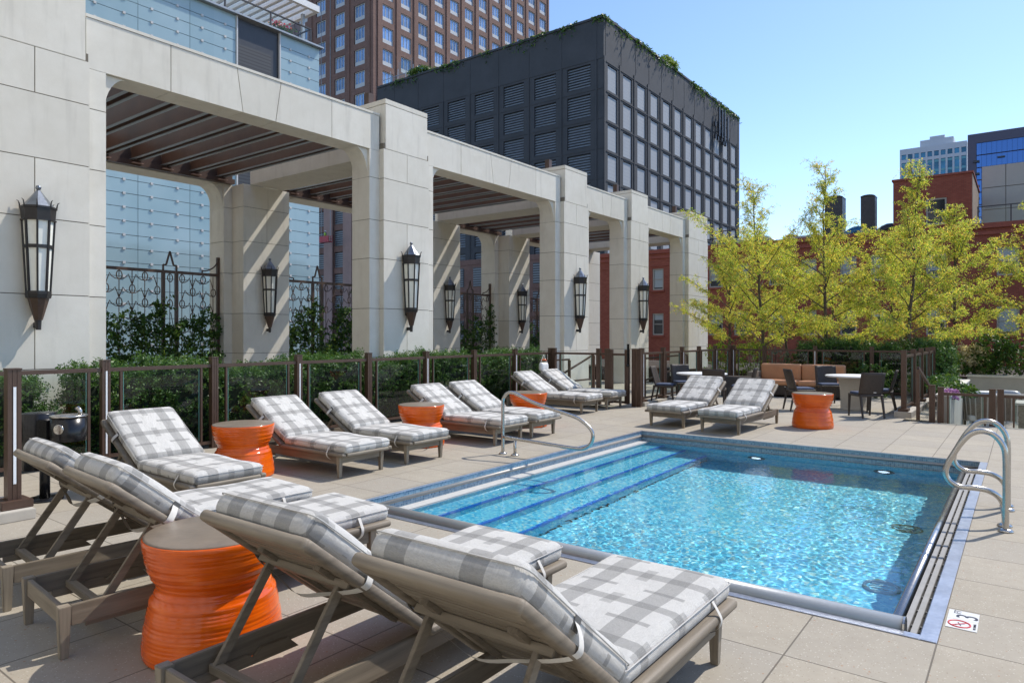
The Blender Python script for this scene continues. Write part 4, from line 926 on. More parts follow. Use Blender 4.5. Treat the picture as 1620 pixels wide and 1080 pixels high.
S0 = make_stool(2.3); S0.location = (-3.40, 1.93, 0); S0['label'] = 'big foreground orange stool between two loungers'
for x, y, rz, lb in ((-7.22, 4.45, 1, 'orange stool by the fence, nearest of that row'), (-7.12, 7.26, 2.2, 'orange stool by the fence, middle of that row'), (-7.10, 9.95, 3.6, 'orange stool by the fence behind the entry handrail'), (-2.98, 12.80, 5, 'orange stool standing alone on the far side of the pool by the dining chairs')):
    dup(S0, (x, y, 0), rz, lb)

# ------------------------------------------------------------------ dining sets
def make_chair():
    t = thing('dining_chair', 'x', 'chair', (0, 0, 0), 0, 'brown woven dining chairs'); w_ = .235      # faces +x, origin under the seat centre
    mb = MB(); mb.rbox(0, 0, .435, .24, w_, .024, .02, 6, 6, 1); mb.build('seat', MT['wicker'], t)
    mb = MB(); n = 9; vs = []
    prof = [(-.19 - .12 * (k / n) ** 1.3 - .015 * math.sin(k / n * 3), .43 + .46 * k / n) for k in range(n + 1)]
    for x, z in prof:
        for j in range(7):
            y = -w_ + 2 * w_ * j / 6; vs.append((x + .035 * (y / w_) ** 2, y, z))
    for x, z in prof:
        for j in range(7):
            y = -w_ + 2 * w_ * j / 6; vs.append((x - .028 + .035 * (y / w_) ** 2, y, z))
    o = (n + 1) * 7; fs = []
    for k in range(n):
        for j in range(6):
            a = k * 7 + j; fs += [(a, a + 7, a + 8, a + 1), (o + a, o + a + 1, o + a + 8, o + a + 7)]
        fs += [(k * 7, o + k * 7, o + k * 7 + 7, k * 7 + 7), (k * 7 + 6, k * 7 + 13, o + k * 7 + 13, o + k * 7 + 6)]
    for j in range(6): fs += [(n * 7 + j, o + n * 7 + j, o + n * 7 + j + 1, n * 7 + j + 1), (j, j + 1, o + j + 1, o + j)]
    mb.add(vs, fs, True); mb.build('backrest', MT['wicker'], t)
    for sx in (-1, 1):
        for s in (-1, 1): mb = MB(); mb.bar((sx * .21, s * (w_ - .025), .43), (sx * (.235 if sx > 0 else .30), s * (w_ - .022), 0), .042, .042, up=(1, 0, 0), taper=.7); mb.build('leg', MT['wicker'], t, bev=.003)
    mb = MB(); mb.rbox(.015, 0, .475, .20, w_ - .025, .02, .018, 5, 5, 1, puff=.008); mb.build('seat_pad', MT['navy'], t)
    mb = MB(); mb.box(-.345, -.33, -.025, .025, .50, .512); mb.build('maker_plate', MT['white'], t)
    return t
CH = make_chair(); index_kids(CH)
chs = [(-6.72, 14.95, 10, 'dining chair at the far left, seen side on'), (-6.72, 16.0, -48, 'dining chair behind the left round table'), (-5.42, 14.62, 105, 'dining chair with its back to the loungers at the left round table'), (-5.12, 15.55, 190, 'dining chair at the right side of the left round table'),
       (-3.86, 15.55, 35, 'dining chair left of the right round table, turned sideways'), (-3.66, 17.25, -62, 'dining chair behind the right round table'), (-2.52, 15.07, 128, 'dining chair turned with its back to the pool at the right round table'), (-2.42, 16.15, 186, 'dining chair at the right end of the right round table')]
for i, (x, y, a, lb) in enumerate(chs):
    if i == 0: CH.location = (x, y, 0); CH.rotation_euler = (0, 0, R(a)); CH['label'] = lb
    else: dup(CH, (x, y, 0), R(a), lb)
for x, y, lb in ((-6.0, 15.35, 'left white round dining table'), (-2.98, 16.45, 'right white round dining table')):
    t = thing('round_table', lb, 'table', (x, y, 0), 0, 'white round dining tables')
    mb = MB(); mb.lathe([(.30, .70), (.56, .705), (.575, .715), (.575, .735), (.565, .742), (.001, .743)], n=48); mb.build('tabletop', MT['white'], t)
    mb = MB(); mb.lathe([(.30, 0), (.30, .02), (.29, .03), (.30, .40), (.34, .699)], n=4, rot=.6, smooth=False); mb.build('pedestal', MT['curb'], t, bev=.01)
# bench sofa
t = thing('bench_sofa', 'tan cushioned bench sofa in front of the far hedge', 'sofa', (-4.75, 18.9, 0))
mb = MB(); mb.box(-1.0, 1.15, -.36, .36, .05, .30)
for k in range(16): x = -.98 + k * .14; mb.box(x, x + .05, -.375, -.361, .06, .29)
mb.build('base', MT['wicker'], t)
for x in (-.48, .58): mb = MB(); mb.rbox(x, -.05, .37, .52, .32, .065, .04, 8, 6, 2, puff=.012); mb.build('seat_cushion', MT['tan'], t)
for x in (-.50, .56): mb = MB(); mb.rbox(x, .26, .63, .525, .09, .22, .05, 8, 2, 6, T=None); mb.build('back_cushion', MT['tan'], t)
mb = MB(); mb.rbox(-1.12, 0, .34, .10, .40, .30, .02, 2, 6, 4); mb.build('arm', MT['wood'], t)
# planter with ferny plant right of the first table
t = thing('planter_box', 'grey metal planter box between the left dining table and the tan bench', 'planter', (-6.0, 18.1, 0)); mb = MB(); mb.rbox(0, 0, .26, .45, .24, .26, .015, 2, 2, 2); mb.build('box', MT['slate'], t)
mb = MB(); mb.box(-.42, .42, -.21, .21, .521, .53); mb.build('soil', MT['soil'], t)

# ------------------------------------------------------------------ drinking fountain
t = thing('drinking_fountain', 'black pedestal drinking fountain with steel bowl by the left fence', 'drinking fountain', (-7.72, 2.62, 0), R(0))
mb = MB(); mb.lathe([(.16, 0), (.16, .012), (.155, .02)], n=28); mb.lathe([(.045, .02), (.045, .60)], (.0, 0, 0), n=20); mb.build('pedestal', MT['black'], t)
T = Matrix.Rotation(R(10), 4, 'Z'); mb = MB()
mb.lathe([(.15, .30), (.15, .845), (.142, .852), (.001, .853)], (-.10, -.02, 0), n=36); mb.build('tall_column', MT['black'], t)
mb = MB(); mb.box(-.02, .2, -.09, .09, .60, .80, T); mb.build('arm', MT['black'], t, bev=.01)
mb = MB(); mb.lathe([(.15, .60), (.153, .605), (.153, .83)], (.30, .10, 0), n=36); mb.build('bowl_housing', MT['black'], t)
mb = MB(); mb.lathe([(.158, .831), (.16, .845), (.145, .846), (.11, .825), (.001, .815)], (.30, .10, 0), n=36); mb.build('bowl', MT['steel'], t)
mb = MB(); mb.tube([(.385, .17, .835), (.385, .17, .885), (.37, .155, .915), (.35, .14, .905)], [.02, .02, .022, .012], 10); mb.build('spout', MT['steel'], t)
mb = MB(); q = MB(); q.lathe([(.048, 0), (.048, .010), (.04, .014), (.001, .010)], n=24); d_ = V((.62, -.78, 0)).normalized(); Tq = Matrix.Translation(V((.30, .10, .725)) + d_ * .150) @ d_.to_track_quat('Z', 'Y').to_matrix().to_4x4(); mb.add([Tq @ V(a) for a in q.v], q.f, True); mb.build('push_button', MT['steel'], t)

# bag hung on the farthest lounger
t = thing('tote_bag', 'small white bag with orange trim hung over a lounger head', 'bag', (-9.03, 13.28, .86)); mb = MB()
mb.rbox(0, 0, .02, .06, .15, .10, .055, 4, 6, 4, sag=lambda q: V((q.x, q.y * (1 - .9 * max(0, q.z)), q.z))); mb.build('body', MT['white'], t)
mb = MB(); mb.tube(rail_path([(0, -.12, .13), (0, -.04, .24), (0, 0, .30), (0, .04, .24), (0, .12, .13)], 4), .008, 6); mb.build('handle', MT['web'], t)
mb = MB(); mb.tube([(-.05, -.05, .165), (.0, 0, .19), (.05, .04, .17)], .018, 8); mb.build('trim', MT['orange'], t)

# ================================================================== PLANTS
def yew_mesh(seed, lx, ly, h, dens=1.0):
    rnd = random.Random(seed); mb = MB(); seeds = []
    n = int(620 * dens * (lx * h * 2 + ly * h * 2 + lx * ly) / 3.4)
    def bulge(x, y, z): return 1 + .16 * noise.noise(V((x * 2.1 + seed * 5, y * 2.1, z * 2.1)))
    for _ in range(n):
        s = rnd.random(); ax, ay, az = lx * h, ly * h, lx * ly * .9; tot = 2 * ax + 2 * ay + az; s *= tot
        if s < 2 * ax: p = V((rnd.uniform(-lx, lx) / 2, (ly / 2) * (1 if s < ax else -1), rnd.uniform(.05, h))); nn = V((0, 1 if s < ax else -1, 0))
        elif s < 2 * ax + 2 * ay: q = 1 if s < 2 * ax + ay else -1; p = V((lx / 2 * q, rnd.uniform(-ly, ly) / 2, rnd.uniform(.05, h))); nn = V((q, 0, 0))
        else: p = V((rnd.uniform(-lx, lx) / 2, rnd.uniform(-ly, ly) / 2, h)); nn = V((0, 0, 1))
        b = bulge(*p); ed = max(abs(p.x) / (lx / 2), abs(p.y) / (ly / 2)); top = p.z / h
        p = V((p.x * b * (1 - .12 * top ** 3), p.y * b * (1 - .12 * top ** 3), p.z * (b if top < .99 else b - .10 * ed ** 4)))
        seeds.append((p - nn * .10, nn + V((rnd.uniform(-.6, .6), rnd.uniform(-.6, .6), rnd.uniform(.0, 1.1)))))
    sprigs(mb, seeds, .20, 20, .046, .017, .0, .75, rnd)
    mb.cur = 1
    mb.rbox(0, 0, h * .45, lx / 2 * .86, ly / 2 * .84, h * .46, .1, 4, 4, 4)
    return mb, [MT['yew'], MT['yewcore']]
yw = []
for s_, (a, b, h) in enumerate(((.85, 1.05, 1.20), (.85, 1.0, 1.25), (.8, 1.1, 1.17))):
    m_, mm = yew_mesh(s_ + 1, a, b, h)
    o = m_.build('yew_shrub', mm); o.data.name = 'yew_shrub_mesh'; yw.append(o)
spots = []; y = 2.05
yl = ['yew shrub behind the left end post', 'yew shrub left of the gap in the hedge']
n = 0; hedge_y = [1.0, 1.92, 2.80, 4.17, 5.1, 6.05, 7.0, 7.95, 8.9, 9.85, 10.8, 11.75, 12.7, 13.6]
for i, y in enumerate(hedge_y):
    src = yw[i % 3]; o = src if i < 3 else src.copy()
    if i >= 3: col.objects.link(o)
    o.location = (-10.02, y, 0); o.rotation_euler = (0, 0, 0 if i % 2 else math.pi); o.scale = (1, .97, .93 + .035 * math.sin(i * 2.1))
    if i == 2: o.scale = (.9, .85, .92)
    nm = ['first', 'second', 'third', 'fourth', 'fifth', 'sixth', 'seventh', 'eighth', 'ninth', 'tenth', 'eleventh', 'twelfth', 'thirteenth', 'fourteenth'][i]
    lb = {0: 'clipped yew shrub beyond the left picture edge', 2: 'small yew shrub at the left picture edge, left of the gap', 13: 'last clipped yew shrub of the hedge, by the stair handrail'}.get(i, 'clipped yew shrub, %s from the left in the hedge under the pergola' % nm)
    tag(o, lb, 'shrub', 'yew shrubs forming the hedge behind the glass fence')
# loose sprigs beside the gap
def leafy(name, lb, cat, x, y, z, rx, ry, h, n, mat, ll, lw, L, group=None, seed=0, nleaf=10, droop=.2, stems=5):
    t = thing(name, lb, cat, (x, y, z), 0, group); rnd = random.Random(seed * 7 + 1); mb = MB(); seeds = []
    for _ in range(n):
        a, b = rnd.uniform(0, 6.283), rnd.random() ** .5; zz = rnd.random() ** .7
        k = (math.sin(min(1, zz * 1.05) * math.pi * .62 + .55)) * (.85 + .35 * noise.noise(V((a, zz * 2, seed))))
        d = V((math.cos(a), math.sin(a), .35)); seeds.append((V((math.cos(a) * b * rx * k, math.sin(a) * b * ry * k, zz * h * (.9 + .15 * noise.noise(V((a * 2, b * 3, seed)))))), d + V((rnd.uniform(-.5, .5), rnd.uniform(-.5, .5), rnd.uniform(0, .8)))))
    sprigs(mb, seeds, L, nleaf, ll, lw, droop, .8, rnd); mb.build('foliage', mat, t)
    mb = MB()
    for k in range(stems): a = k * 2.4; mb.tube([(0.02 * k, 0, 0), (rx * .3 * math.cos(a), ry * .3 * math.sin(a), h * .5), (rx * .6 * math.cos(a), ry * .6 * math.sin(a), h * .85)], [.014, .01, .005], 5)
    mb.build('stem', MT['barkd'], t); return t
leafy('yew_sprout', 'loose yew twigs reaching into the hedge gap at the left', 'shrub', -9.85, 3.28, 0, .30, .22, .95, 26, MT['yew'], .045, .014, .26, seed=1, nleaf=26, droop=0)
# far hedge behind the dining fence (one clipped hedge = separate shrubs)
for i, x in enumerate((-4.9, -4.15, -3.4, -2.65, -1.95)):
    src = yw[i % 3]; o = src.copy(); col.objects.link(o); o.location = (x, 21.35, 0); o.rotation_euler = (0, 0, R(90)); o.scale = (1, .8, 1.12)
    tag(o, 'clipped yew shrub behind the far fence, %s from the left' % ['first', 'second', 'third', 'fourth', 'fifth'][i], 'shrub', 'yew shrubs behind the dining area')
leafy('lime_shrub', 'bright lime green shrub behind the fence left of the dining chairs', 'shrub', -7.6, 21.1, 0, .55, .45, 1.45, 120, MT['lime'], .07, .04, .25, seed=3)
leafy('lime_shrub', 'lime green shrub behind the far fence over the left table', 'shrub', -6.75, 21.3, 0, .6, .45, 1.4, 120, MT['lime'], .07, .04, .25, seed=4)
leafy('silver_shrub', 'grey green shrub behind the far fence left of the bench', 'shrub', -5.95, 21.2, 0, .65, .45, 1.25, 170, MT['silver'], .05, .02, .25, seed=5)
leafy('rose_shrub', 'leafy green shrub behind the bench back cushions', 'shrub', -5.25, 21.0, 0, .5, .35, 1.2, 120, MT['bush'], .06, .04, .22, seed=6)
leafy('small_shrub', 'small leafy plant low behind the second far fence panel', 'shrub', -3.1, 19.7, 0, .55, .3, .9, 90, MT['bush'], .06, .035, .22, seed=8)
leafy('hedge_column', 'tall clipped green shrub at the right end of the dining fence', 'shrub', -1.62, 20.9, -.2, .26, .8, 1.62, 420, MT['yew'], .05, .022, .2, seed=9, nleaf=18, droop=0)
leafy('lime_shrub', 'light green foliage spilling over the low wall beside the right fence', 'shrub', -1.42, 17.8, .35, .20, .8, .36, 90, MT['bush'], .09, .035, .3, seed=10, droop=.5)
leafy('petunia', 'purple petunias spilling over the end of the low wall', 'flowers', -1.16, 15.95, .36, .20, .3, .22, 50, MT['petal'], .05, .05, .10, seed=11, nleaf=6, droop=.9)
leafy('potato_vine', 'dark leafy plant beside the purple petunias', 'plant', -.98, 16.4, .40, .2, .3, .24, 60, MT['bush'], .06, .05, .16, seed=12, droop=.8)
# low wall / planter beside the stairs
t = thing('low_wall', 'pale stone planter wall beside the sunken terrace stairs', 'wall', (-1.25, 18, -.66)); mb = MB()
mb.box(-.10, .12, -2.55, 3.2, 0, 1.10); mb.build('wall', MT['curb'], t); mb = MB(); mb.box(-.12, .14, -2.57, 3.22, 1.1005, 1.14); mb.build('coping', MT['stone'], t, bev=.006)
# back planter wall with shrubs, right
t = thing('planter_wall', 'long pale stone planter wall behind the sunken terrace', 'wall', (4, 25.6, -.66)); mb = MB()
for k in range(7): mb.box(-5.4 + k * 2.2, -3.206 + k * 2.2, -.3, .0, 0, 1.0)
mb.build('wall', MT['curb'], t, bev=.004); mb = MB(); mb.box(-5.42, 10, -.34, .3, 1.002, 1.06); mb.build('coping', MT['stone'], t); mb = MB(); mb.box(-24, 10, .01, 8, 0, .95); mb.build('soil', MT['soil'], t)
for i, (x, h, rx, m_, lb) in enumerate(((-1.75, .62, .35, 'lime', 'light green low shrub at the left end of the back planter'), (-1.30, 1.0, .45, 'paleflower', 'shrub with pale blossoms in the back planter'), (-.80, 1.42, .55, 'bush', 'tallest glossy green shrub in the back planter'), (-.10, 1.12, .65, 'bush', 'wide glossy green shrub near the right edge'), (.85, 1.05, .7, 'bush', 'glossy green shrub cut by the right picture edge'), (-1.15, .72, .5, 'bush', 'low green shrub under the pale blossoms'))):
    leafy('planter_shrub', lb, 'shrub', x, 26.0, .3, rx, .5, h, 200, MT[m_], .085, .05, .28, 'shrubs in the back planter', seed=20 + i)
# sunken terrace furniture
def wchair(x, y, rz, lb):
    t = thing('wicker_armchair', lb, 'armchair', (x, y, -.66), rz, 'striped armchairs on the sunken terrace')
    mb = MB(); mb.lathe([(.335, .32), (.375, .90)], n=24); mb.f = [f for f in mb.f[:24] if sum(mb.v[i][0] for i in f) > -.3 * 4]; mb.mi = [0] * len(mb.f); mb.sm = [True] * len(mb.f); mb.build('woven_shell', MT['wood'], t)
    mb = MB()
    for k in range(13): a = -1.9 + 3.8 * k / 12; mb.tube([(.33 * math.cos(a), .33 * math.sin(a), .3), (.38 * math.cos(a), .38 * math.sin(a), .92)], .014, 5)
    mb.tube([(.38 * math.cos(-1.9 + 3.8 * k / 16), .38 * math.sin(-1.9 + 3.8 * k / 16), .92) for k in range(17)], .025, 8); mb.build('backrest', MT['curb'], t)
    mb = MB(); mb.rbox(-.05, 0, .38, .33, .33, .07, .04, 4, 4, 2); mb.build('seat_cushion', MT['palec'], t)
    mb = MB(); mb.rbox(.12, 0, .82, .14, .26, .17, .1, 4, 4, 4, puff=.02); mb.build('pillow', MT['silverf'] if 'silverf' in MT else MT['capm'], t)
    for sx in (-1, 1):
        for s in (-1, 1): mb = MB(); mb.bar((sx * .25, s * .25, .31), (sx * .27, s * .27, 0), .035, .035); mb.build('leg', MT['wicker'], t)
wchair(-.78, 19.1, R(-70), 'left striped armchair with grey cushion on the sunken terrace'); wchair(-.28, 19.6, R(-100), 'right striped armchair on the sunken terrace')
t = thing('grill_island', 'grey slatted outdoor cabinet with a dark domed grill at the right edge', 'grill', (.52, 17.3, -.66)); mb = MB(); mb.box(-.6, .9, -.35, .35, .02, .88)
for k in range(7): mb.box(-.612, .91, -.362, .35, .04 + k * .12, .14 + k * .12)
mb.build('cabinet', MT['woody'], t); mb = MB(); mb.box(-.66, .95, -.40, .40, .885, .93); mb.build('worktop', MT['curb'], t)
mb = MB(); q = [(0.40 * math.cos(k * .1745), .04 + .26 * math.sin(k * .1745)) for k in range(19)]; mb.prism(q, lambda a, b: V((.2 + a, -.28, .93 + b)), lambda a, b: V((.2 + a, .28, .93 + b))); mb.build('grill_hood', MT['roofmetal'], t, bev=.01)

# ================================================================== TREES
def tree_mesh(seed, H, RR, sparse_top=1.2, dens=1.0, z0=1.0, lean=0):
    rnd = random.Random(seed); tk = MB(); seeds = []; LB_ = []
    lead = [V((0, 0, 0))]
    n = 9
    for k in range(1, n + 1): lead.append(V((lean * (k / n) ** 2 + rnd.uniform(-.05, .05), rnd.uniform(-.05, .05), H * k / n)))
    tk.tube(lead, [.055 * (1 - k / (n + .3)) + .006 for k in range(n + 1)], 8)
    def at(h):
        f = h / H * n; i = min(int(f), n - 1); return lead[i].lerp(lead[i + 1], f - i)
    NL = 26
    for i in range(NL):
        f = i / (NL - 1); h = z0 + (H - z0 - .5) * f ** 1.15; az = i * 2.399 + rnd.uniform(-.3, .3)
        el = R(26 + 36 * f + rnd.uniform(-8, 8)); g = max(0, (h - z0) / (H - z0)); reach = RR * (1.0 if g < .40 else max(.12, 1 - (g - .40) * 4.6) if g < .6 else .10 + .12 * rnd.random()) * rnd.uniform(.75, 1.15)
        Ln = reach / math.cos(el) * .92; d = V((math.cos(az) * math.cos(el), math.sin(az) * math.cos(el), math.sin(el))); p = at(h); P = [p]
        for k in range(1, 6):
            d2 = (d + V((rnd.uniform(-.14, .14), rnd.uniform(-.14, .14), -.06 * k + .1))).normalized(); p = p + d2 * Ln / 5; P.append(p)
        tk.tube(P, [.024 * (1 - g * .6), .018 * (1 - g * .6), .013, .009, .006, .003], 6, cap=False)
        nt_ = int((6 + 10.5 * Ln) * dens)
        for k in range(nt_):
            f2 = .22 + .78 * (k + rnd.random()) / nt_; q = f2 * 5; a = min(int(q), 4); b = P[a].lerp(P[a + 1], q - a)
            dd = ((P[a + 1] - P[a]).normalized() * .6 + V((rnd.uniform(-1, 1), rnd.uniform(-1, 1), rnd.uniform(-.35, .7))) * .8).normalized(); l = rnd.uniform(.22, .52) * (1.1 - .3 * f2)
            e = b + dd * l; tk.tube([b, b.lerp(e, .5) + V((0, 0, .015)), e], [.005, .004, .002], 4, cap=False)
            for m_ in range(int(l / .06)):
                r_ = (m_ + .6) / (l / .06); seeds.append((b.lerp(e, min(1, r_)), (dd * .4 + V((rnd.uniform(-1, 1), rnd.uniform(-1, 1), rnd.uniform(-.5, .35)))).normalized()))
    for k in range(int(16 * sparse_top)):
        h = H * rnd.uniform(.80, 1.0); seeds.append((at(h), V((rnd.uniform(-1, 1), rnd.uniform(-1, 1), rnd.uniform(0, .9)))))
    lf = MB(); sprigs(lf, seeds, .19, 10, .056, .021, .35, .72, rnd)
    return tk, lf
def make_tree(seed, H, RR, **k):
    t = thing('locust_tree', 'x', 'tree', (0, 0, 0), 0, 'yellow green trees behind the dining terrace'); tk, lf = tree_mesh(seed, H, RR, **k)
    tk.build('trunk', MT['bark'], t); lf.build('crown', MT['leafY'], t); return t
T1 = make_tree(11, 6.25, 2.05, lean=-.35); T2 = make_tree(23, 6.5, 2.0, sparse_top=3.2); T3 = make_tree(37, 5.2, 1.9, lean=.1); T4 = make_tree(51, 6.2, 1.8, sparse_top=1.6, lean=.2)
T1.location = (-6.62, 22.0, .25); T1['label'] = 'tree with a leaning top, first one right of the pergola end'
T2.location = (-4.82, 22.2, .25); T2['label'] = 'tallest tree, in front of the left chimney, behind the tan bench'
T4.location = (-2.58, 22.2, .25); T4['label'] = 'tree in front of the red penthouse window'
T3.location = (-8.6, 24.6, .0); T3['label'] = 'tree growing right beside the pergola end pier'
dup(T3, (-7.1, 26.6, .2), 2.1, 'thin back row tree between the first and the tallest tree', scale=(.9, .9, .98))
dup(T1, (-5.5, 26.8, .2), 1.2, 'back row tree hidden behind the tallest tree', scale=(.8, .8, .78))
dup(T3, (-3.6, 26.6, .2), 3.4, 'back row tree between the tallest tree and the penthouse tree', scale=(.95, .95, .95))
dup(T3, (-1.78, 26.3, .3), 4.4, 'single stem tree rising from the right planter', scale=(1.02, 1.02, 1.06))
dup(T2, (.45, 25.0, .3), 5.1, 'tree whose branches enter from the right picture edge', scale=(1.1, 1.1, .86))
# ================================================================== BUILDINGS
def bthing(name, lb, loc, cat='building'): return thing(name, lb, cat, loc)
def bp(m_, name, mat, par, **k):
    o = m_.build(name, mat, **k); o.parent = par
    r = par
    while r.parent is not None: r = r.parent
    o.matrix_parent_inverse = Matrix.Translation(-V(r.location)) if par is r else Matrix.Identity(4); return o
def place_windows(root, proto_mb, mats, places, name='window', cap=100, extra_name=None):
    """places: (x,y,z,rz,size) world; the largest `cap` are parts, the rest one stuff part"""
    places = sorted(places, key=lambda p: -p[4]); rl = V(root.location); me = None
    for i, (x, y, z, rz, s) in enumerate(places[:cap]):
        if me is None: o = proto_mb.build(name, mats); me = o.data
        else: o = bpy.data.objects.new(name, me); col.objects.link(o)
        o.parent = root; o.location = V((x, y, z)) - rl; o.rotation_euler = (0, 0, rz)
    if len(places) > cap:
        mb = MB()
        for x, y, z, rz, s in places[cap:]:
            T = Matrix.Translation(V((x, y, z))) @ Matrix.Rotation(rz, 4, 'Z'); b = len(mb.v); mb.v += [tuple(T @ V(q)) for q in proto_mb.v]
            mb.f += [tuple(b + k for k in f) for f in proto_mb.f]; mb.mi += proto_mb.mi; mb.sm += proto_mb.sm
        tag(bp(mb, extra_name or name, mats, root), kind='stuff')
def pix(x, y, z):     # apparent size helper: (u, v) in the picture, used only to rank windows by size
    d = -.6 * x + .8 * y; return 810 + 1080 * (.8 * x + .6 * y) / d, 530 - 1080 * (z - 1.62) / d, d
def rank(x, y, z):
    u, v_, d = pix(x, y, z); vis = 0 < u < 1620 and -20 < v_ < 560
    return (1000 if vis else 0) + 300 / d
# ---- charcoal building
b = bthing('charcoal_building', 'charcoal office block with louvred bays and a planted roof edge', (-60, 95, -15)); Xr, Yl, ZT = -40.0, 71.5, 39.6
mb = MB(); rw = []; ops = []
colY = [72.5 + 3.93 * k for k in range(12)]
for c_ in colY:
    for r in range(10):
        z = 34.1 - 3.58 * r; ops.append((c_ - Yl - .0, c_ - Yl + 2.4, z - 3.05 + 15, z + 15)); rw.append((Xr - .20, c_ + 1.2, z - 3.05, R(90), rank(Xr, c_, z)))
facade(mb, (Xr, Yl, -15), (0, 1, 0), (1, 0, 0), 48.4, ZT + 15, ops, .34)
lo = []; lw = []
for c_ in [-41.8 - 4.97 * k for k in range(7)]:
    for r in range(8):
        z = 34.3 - 3.58 * r
        if z < 12: continue
        lo.append((c_ - 3.3 + 79.5, c_ + 79.5, z - 2.75 + 15, z + 15)); lw.append((c_ - 1.65, Yl + .30, z - 2.75, 0, rank(c_, Yl, z)))
mb2 = MB(); facade(mb, (-79.5, Yl, -15), (1, 0, 0), (0, -1, 0), 39.5, ZT + 15, lo, .32)
mb.box(-79.5, Xr - .36, Yl + .36, Yl + 48.3, -14.9, ZT - .3); mb.add([(-79.5, Yl, ZT), (Xr, Yl, ZT), (Xr, Yl + 48.4, ZT), (-79.5, Yl + 48.4, ZT)], [(0, 1, 2, 3)])
bp(mb, 'wall', MT['charcoal'], b)
mb = MB()                                                  # raised panel ribs between bays
for k in range(13): y = Yl + .0 + k * 3.93 + (.0 if k else .03); mb.box(Xr + .003, Xr + .10, y - .05 if k else y + .0, y + .15, -15, 34.9)
for r in range(11): z = 34.3 - 3.58 * r; mb.box(Xr + .003, Xr + .06, Yl + .6, Yl + 48, z, z + .12)
for k in range(13): y = Yl + .4 + k * 3.93; mb.box(Xr + .003, Xr + .03, y + .05, y + .09, 35.0, ZT - .2)
for k in range(8): x = -40.9 - k * 4.97; mb.box(x - .2, x, Yl - .10, Yl - .003, 12, ZT - 4.9); mb.box(x - .06, x - .02, Yl - .03, Yl - .003, ZT - 4.8, ZT - .2)
for r in range(6): z = 34.6 - 3.58 * r; mb.box(-79.4, Xr - .1, Yl - .05, Yl - .003, z, z + .12)
mb.box(-79.4, Xr + .12, Yl - .13, Yl + .0, ZT - .16, ZT + .12); mb.box(Xr, Xr + .12, Yl + .001, Yl + 48.4, ZT - .16, ZT + .12)
bp(mb, 'facade_rib', MT['charcoal'], b)
wm = MB(); wm.box(-1.2, 1.2, -.02, .0, 0, 3.05); wm.cur = 1; wm.box(-1.14, 1.14, -.08, -.021, .06, 2.98)
place_windows(b, wm, [MT['slate'], MT['louvp']], rw, 'infill_panel')
wm = MB(); wm.box(-1.65, 1.65, -.02, 0, 0, 2.75)
wm.cur = 1
for k in range(8): z = .12 + k * .33; wm.add([(-1.6, -.22, z), (1.6, -.22, z), (1.6, -.03, z + .24), (-1.6, -.03, z + .24), (-1.6, -.20, z - .02), (1.6, -.20, z - .02), (1.6, -.01, z + .22), (-1.6, -.01, z + .22)], [(0, 1, 2, 3), (7, 6, 5, 4), (0, 4, 5, 1)])
lv = MT['greym']
place_windows(b, wm, [MT['slate'], MT['louv']], lw, 'louvre')
mb = MB(); mb.box(-79.6, Xr - 1, Yl - .25, Yl - .12, -15, 11.9)
for k in range(8): z = 11.2 - k * 3.6; mb.box(-79.6, Xr - 1.01, Yl - .32, Yl - .251, z, z + .2)
bp(mb, 'lower_wall', MT['brownbrick'], b)
wm = MB(); wm.box(-1.65, 1.65, -.05, 0, 0, 2.6); wm.cur = 1
for k in range(8): wm.box(-1.55, 1.55, -.16, -.051, .1 + k * .31, .1 + k * .31 + .12)
place_windows(b, wm, [MT['slate'], MT['louv']], [(c_ - 1.65, Yl - .25, z, 0, 1) for c_ in [-41.8 - 4.97 * k for k in range(7)] for z in (8.2, 4.6, 1.0, -2.6)], 'louvre')
mb = MB(); mb.box(-52, -45, 104, 108, ZT, ZT + 2.6); mb.box(-52.4, -44.4, 103.6, 108.4, ZT + 2.61, ZT + 2.95); bp(mb, 'roof_hut', MT['greym'], b)
mb = MB()
rnd = random.Random(5)
for k in range(4): y = 108 + k * 1.3 + .2 * rnd.random(); mb.box(Xr + .5, Xr + .72, y, y + .30, 33.0 + rnd.random(), 37.6 + rnd.random()); mb.bar((Xr, y + .15, 34.5), (Xr + .6, y + .15, 34.5), .1, .1); mb.bar((Xr, y + .15, 36), (Xr + .6, y + .15, 36), .1, .1)
for k in range(9): y = 107 + rnd.random() * 6; z = 32.5 + rnd.random() * 3; mb.box(Xr + .2, Xr + .5, y, y + .3, z, z + .7)
bp(mb, 'antenna', MT['slate'], b)
# roof edge planting
t = thing('roof_hedge', 'ragged grasses and shrubs along the charcoal building roof edge', 'plants', (Xr, Yl, ZT)); mb = MB(); sd = []
for _ in range(1250):
    if rnd.random() < .45: p = V((-rnd.random() * 38, .1 + rnd.random() * .6, .05))
    else: p = V((-.1 - rnd.random() * .6, rnd.random() * 47, .05))
    if noise.noise(p * .22 + V((0, 0, 4))) < -.12: continue
    sd.append((p, V((rnd.uniform(-.5, .7), rnd.uniform(-.7, .5), rnd.uniform(-.3, 1)))))
sprigs(mb, sd, 1.05, 9, .40, .16, .9, .7, rnd); mb.build('foliage', MT['bush'], t)
t = thing('roof_shrub', 'round yellow green shrub on the charcoal building roof edge', 'shrub', (-41, 92, ZT)); mb = MB(); sd = []
for _ in range(230):
    a = rnd.random() * 6.28; c_ = rnd.random(); sd.append((V((1.0 * math.cos(a) * c_, 2.3 * math.sin(a) * c_, .4 + 1.5 * (1 - c_ * c_) * rnd.random())), V((math.cos(a), math.sin(a), .8))))
sprigs(mb, sd, .7, 10, .3, .14, .3, .8, rnd); mb.build('foliage', MT['lime'], t)
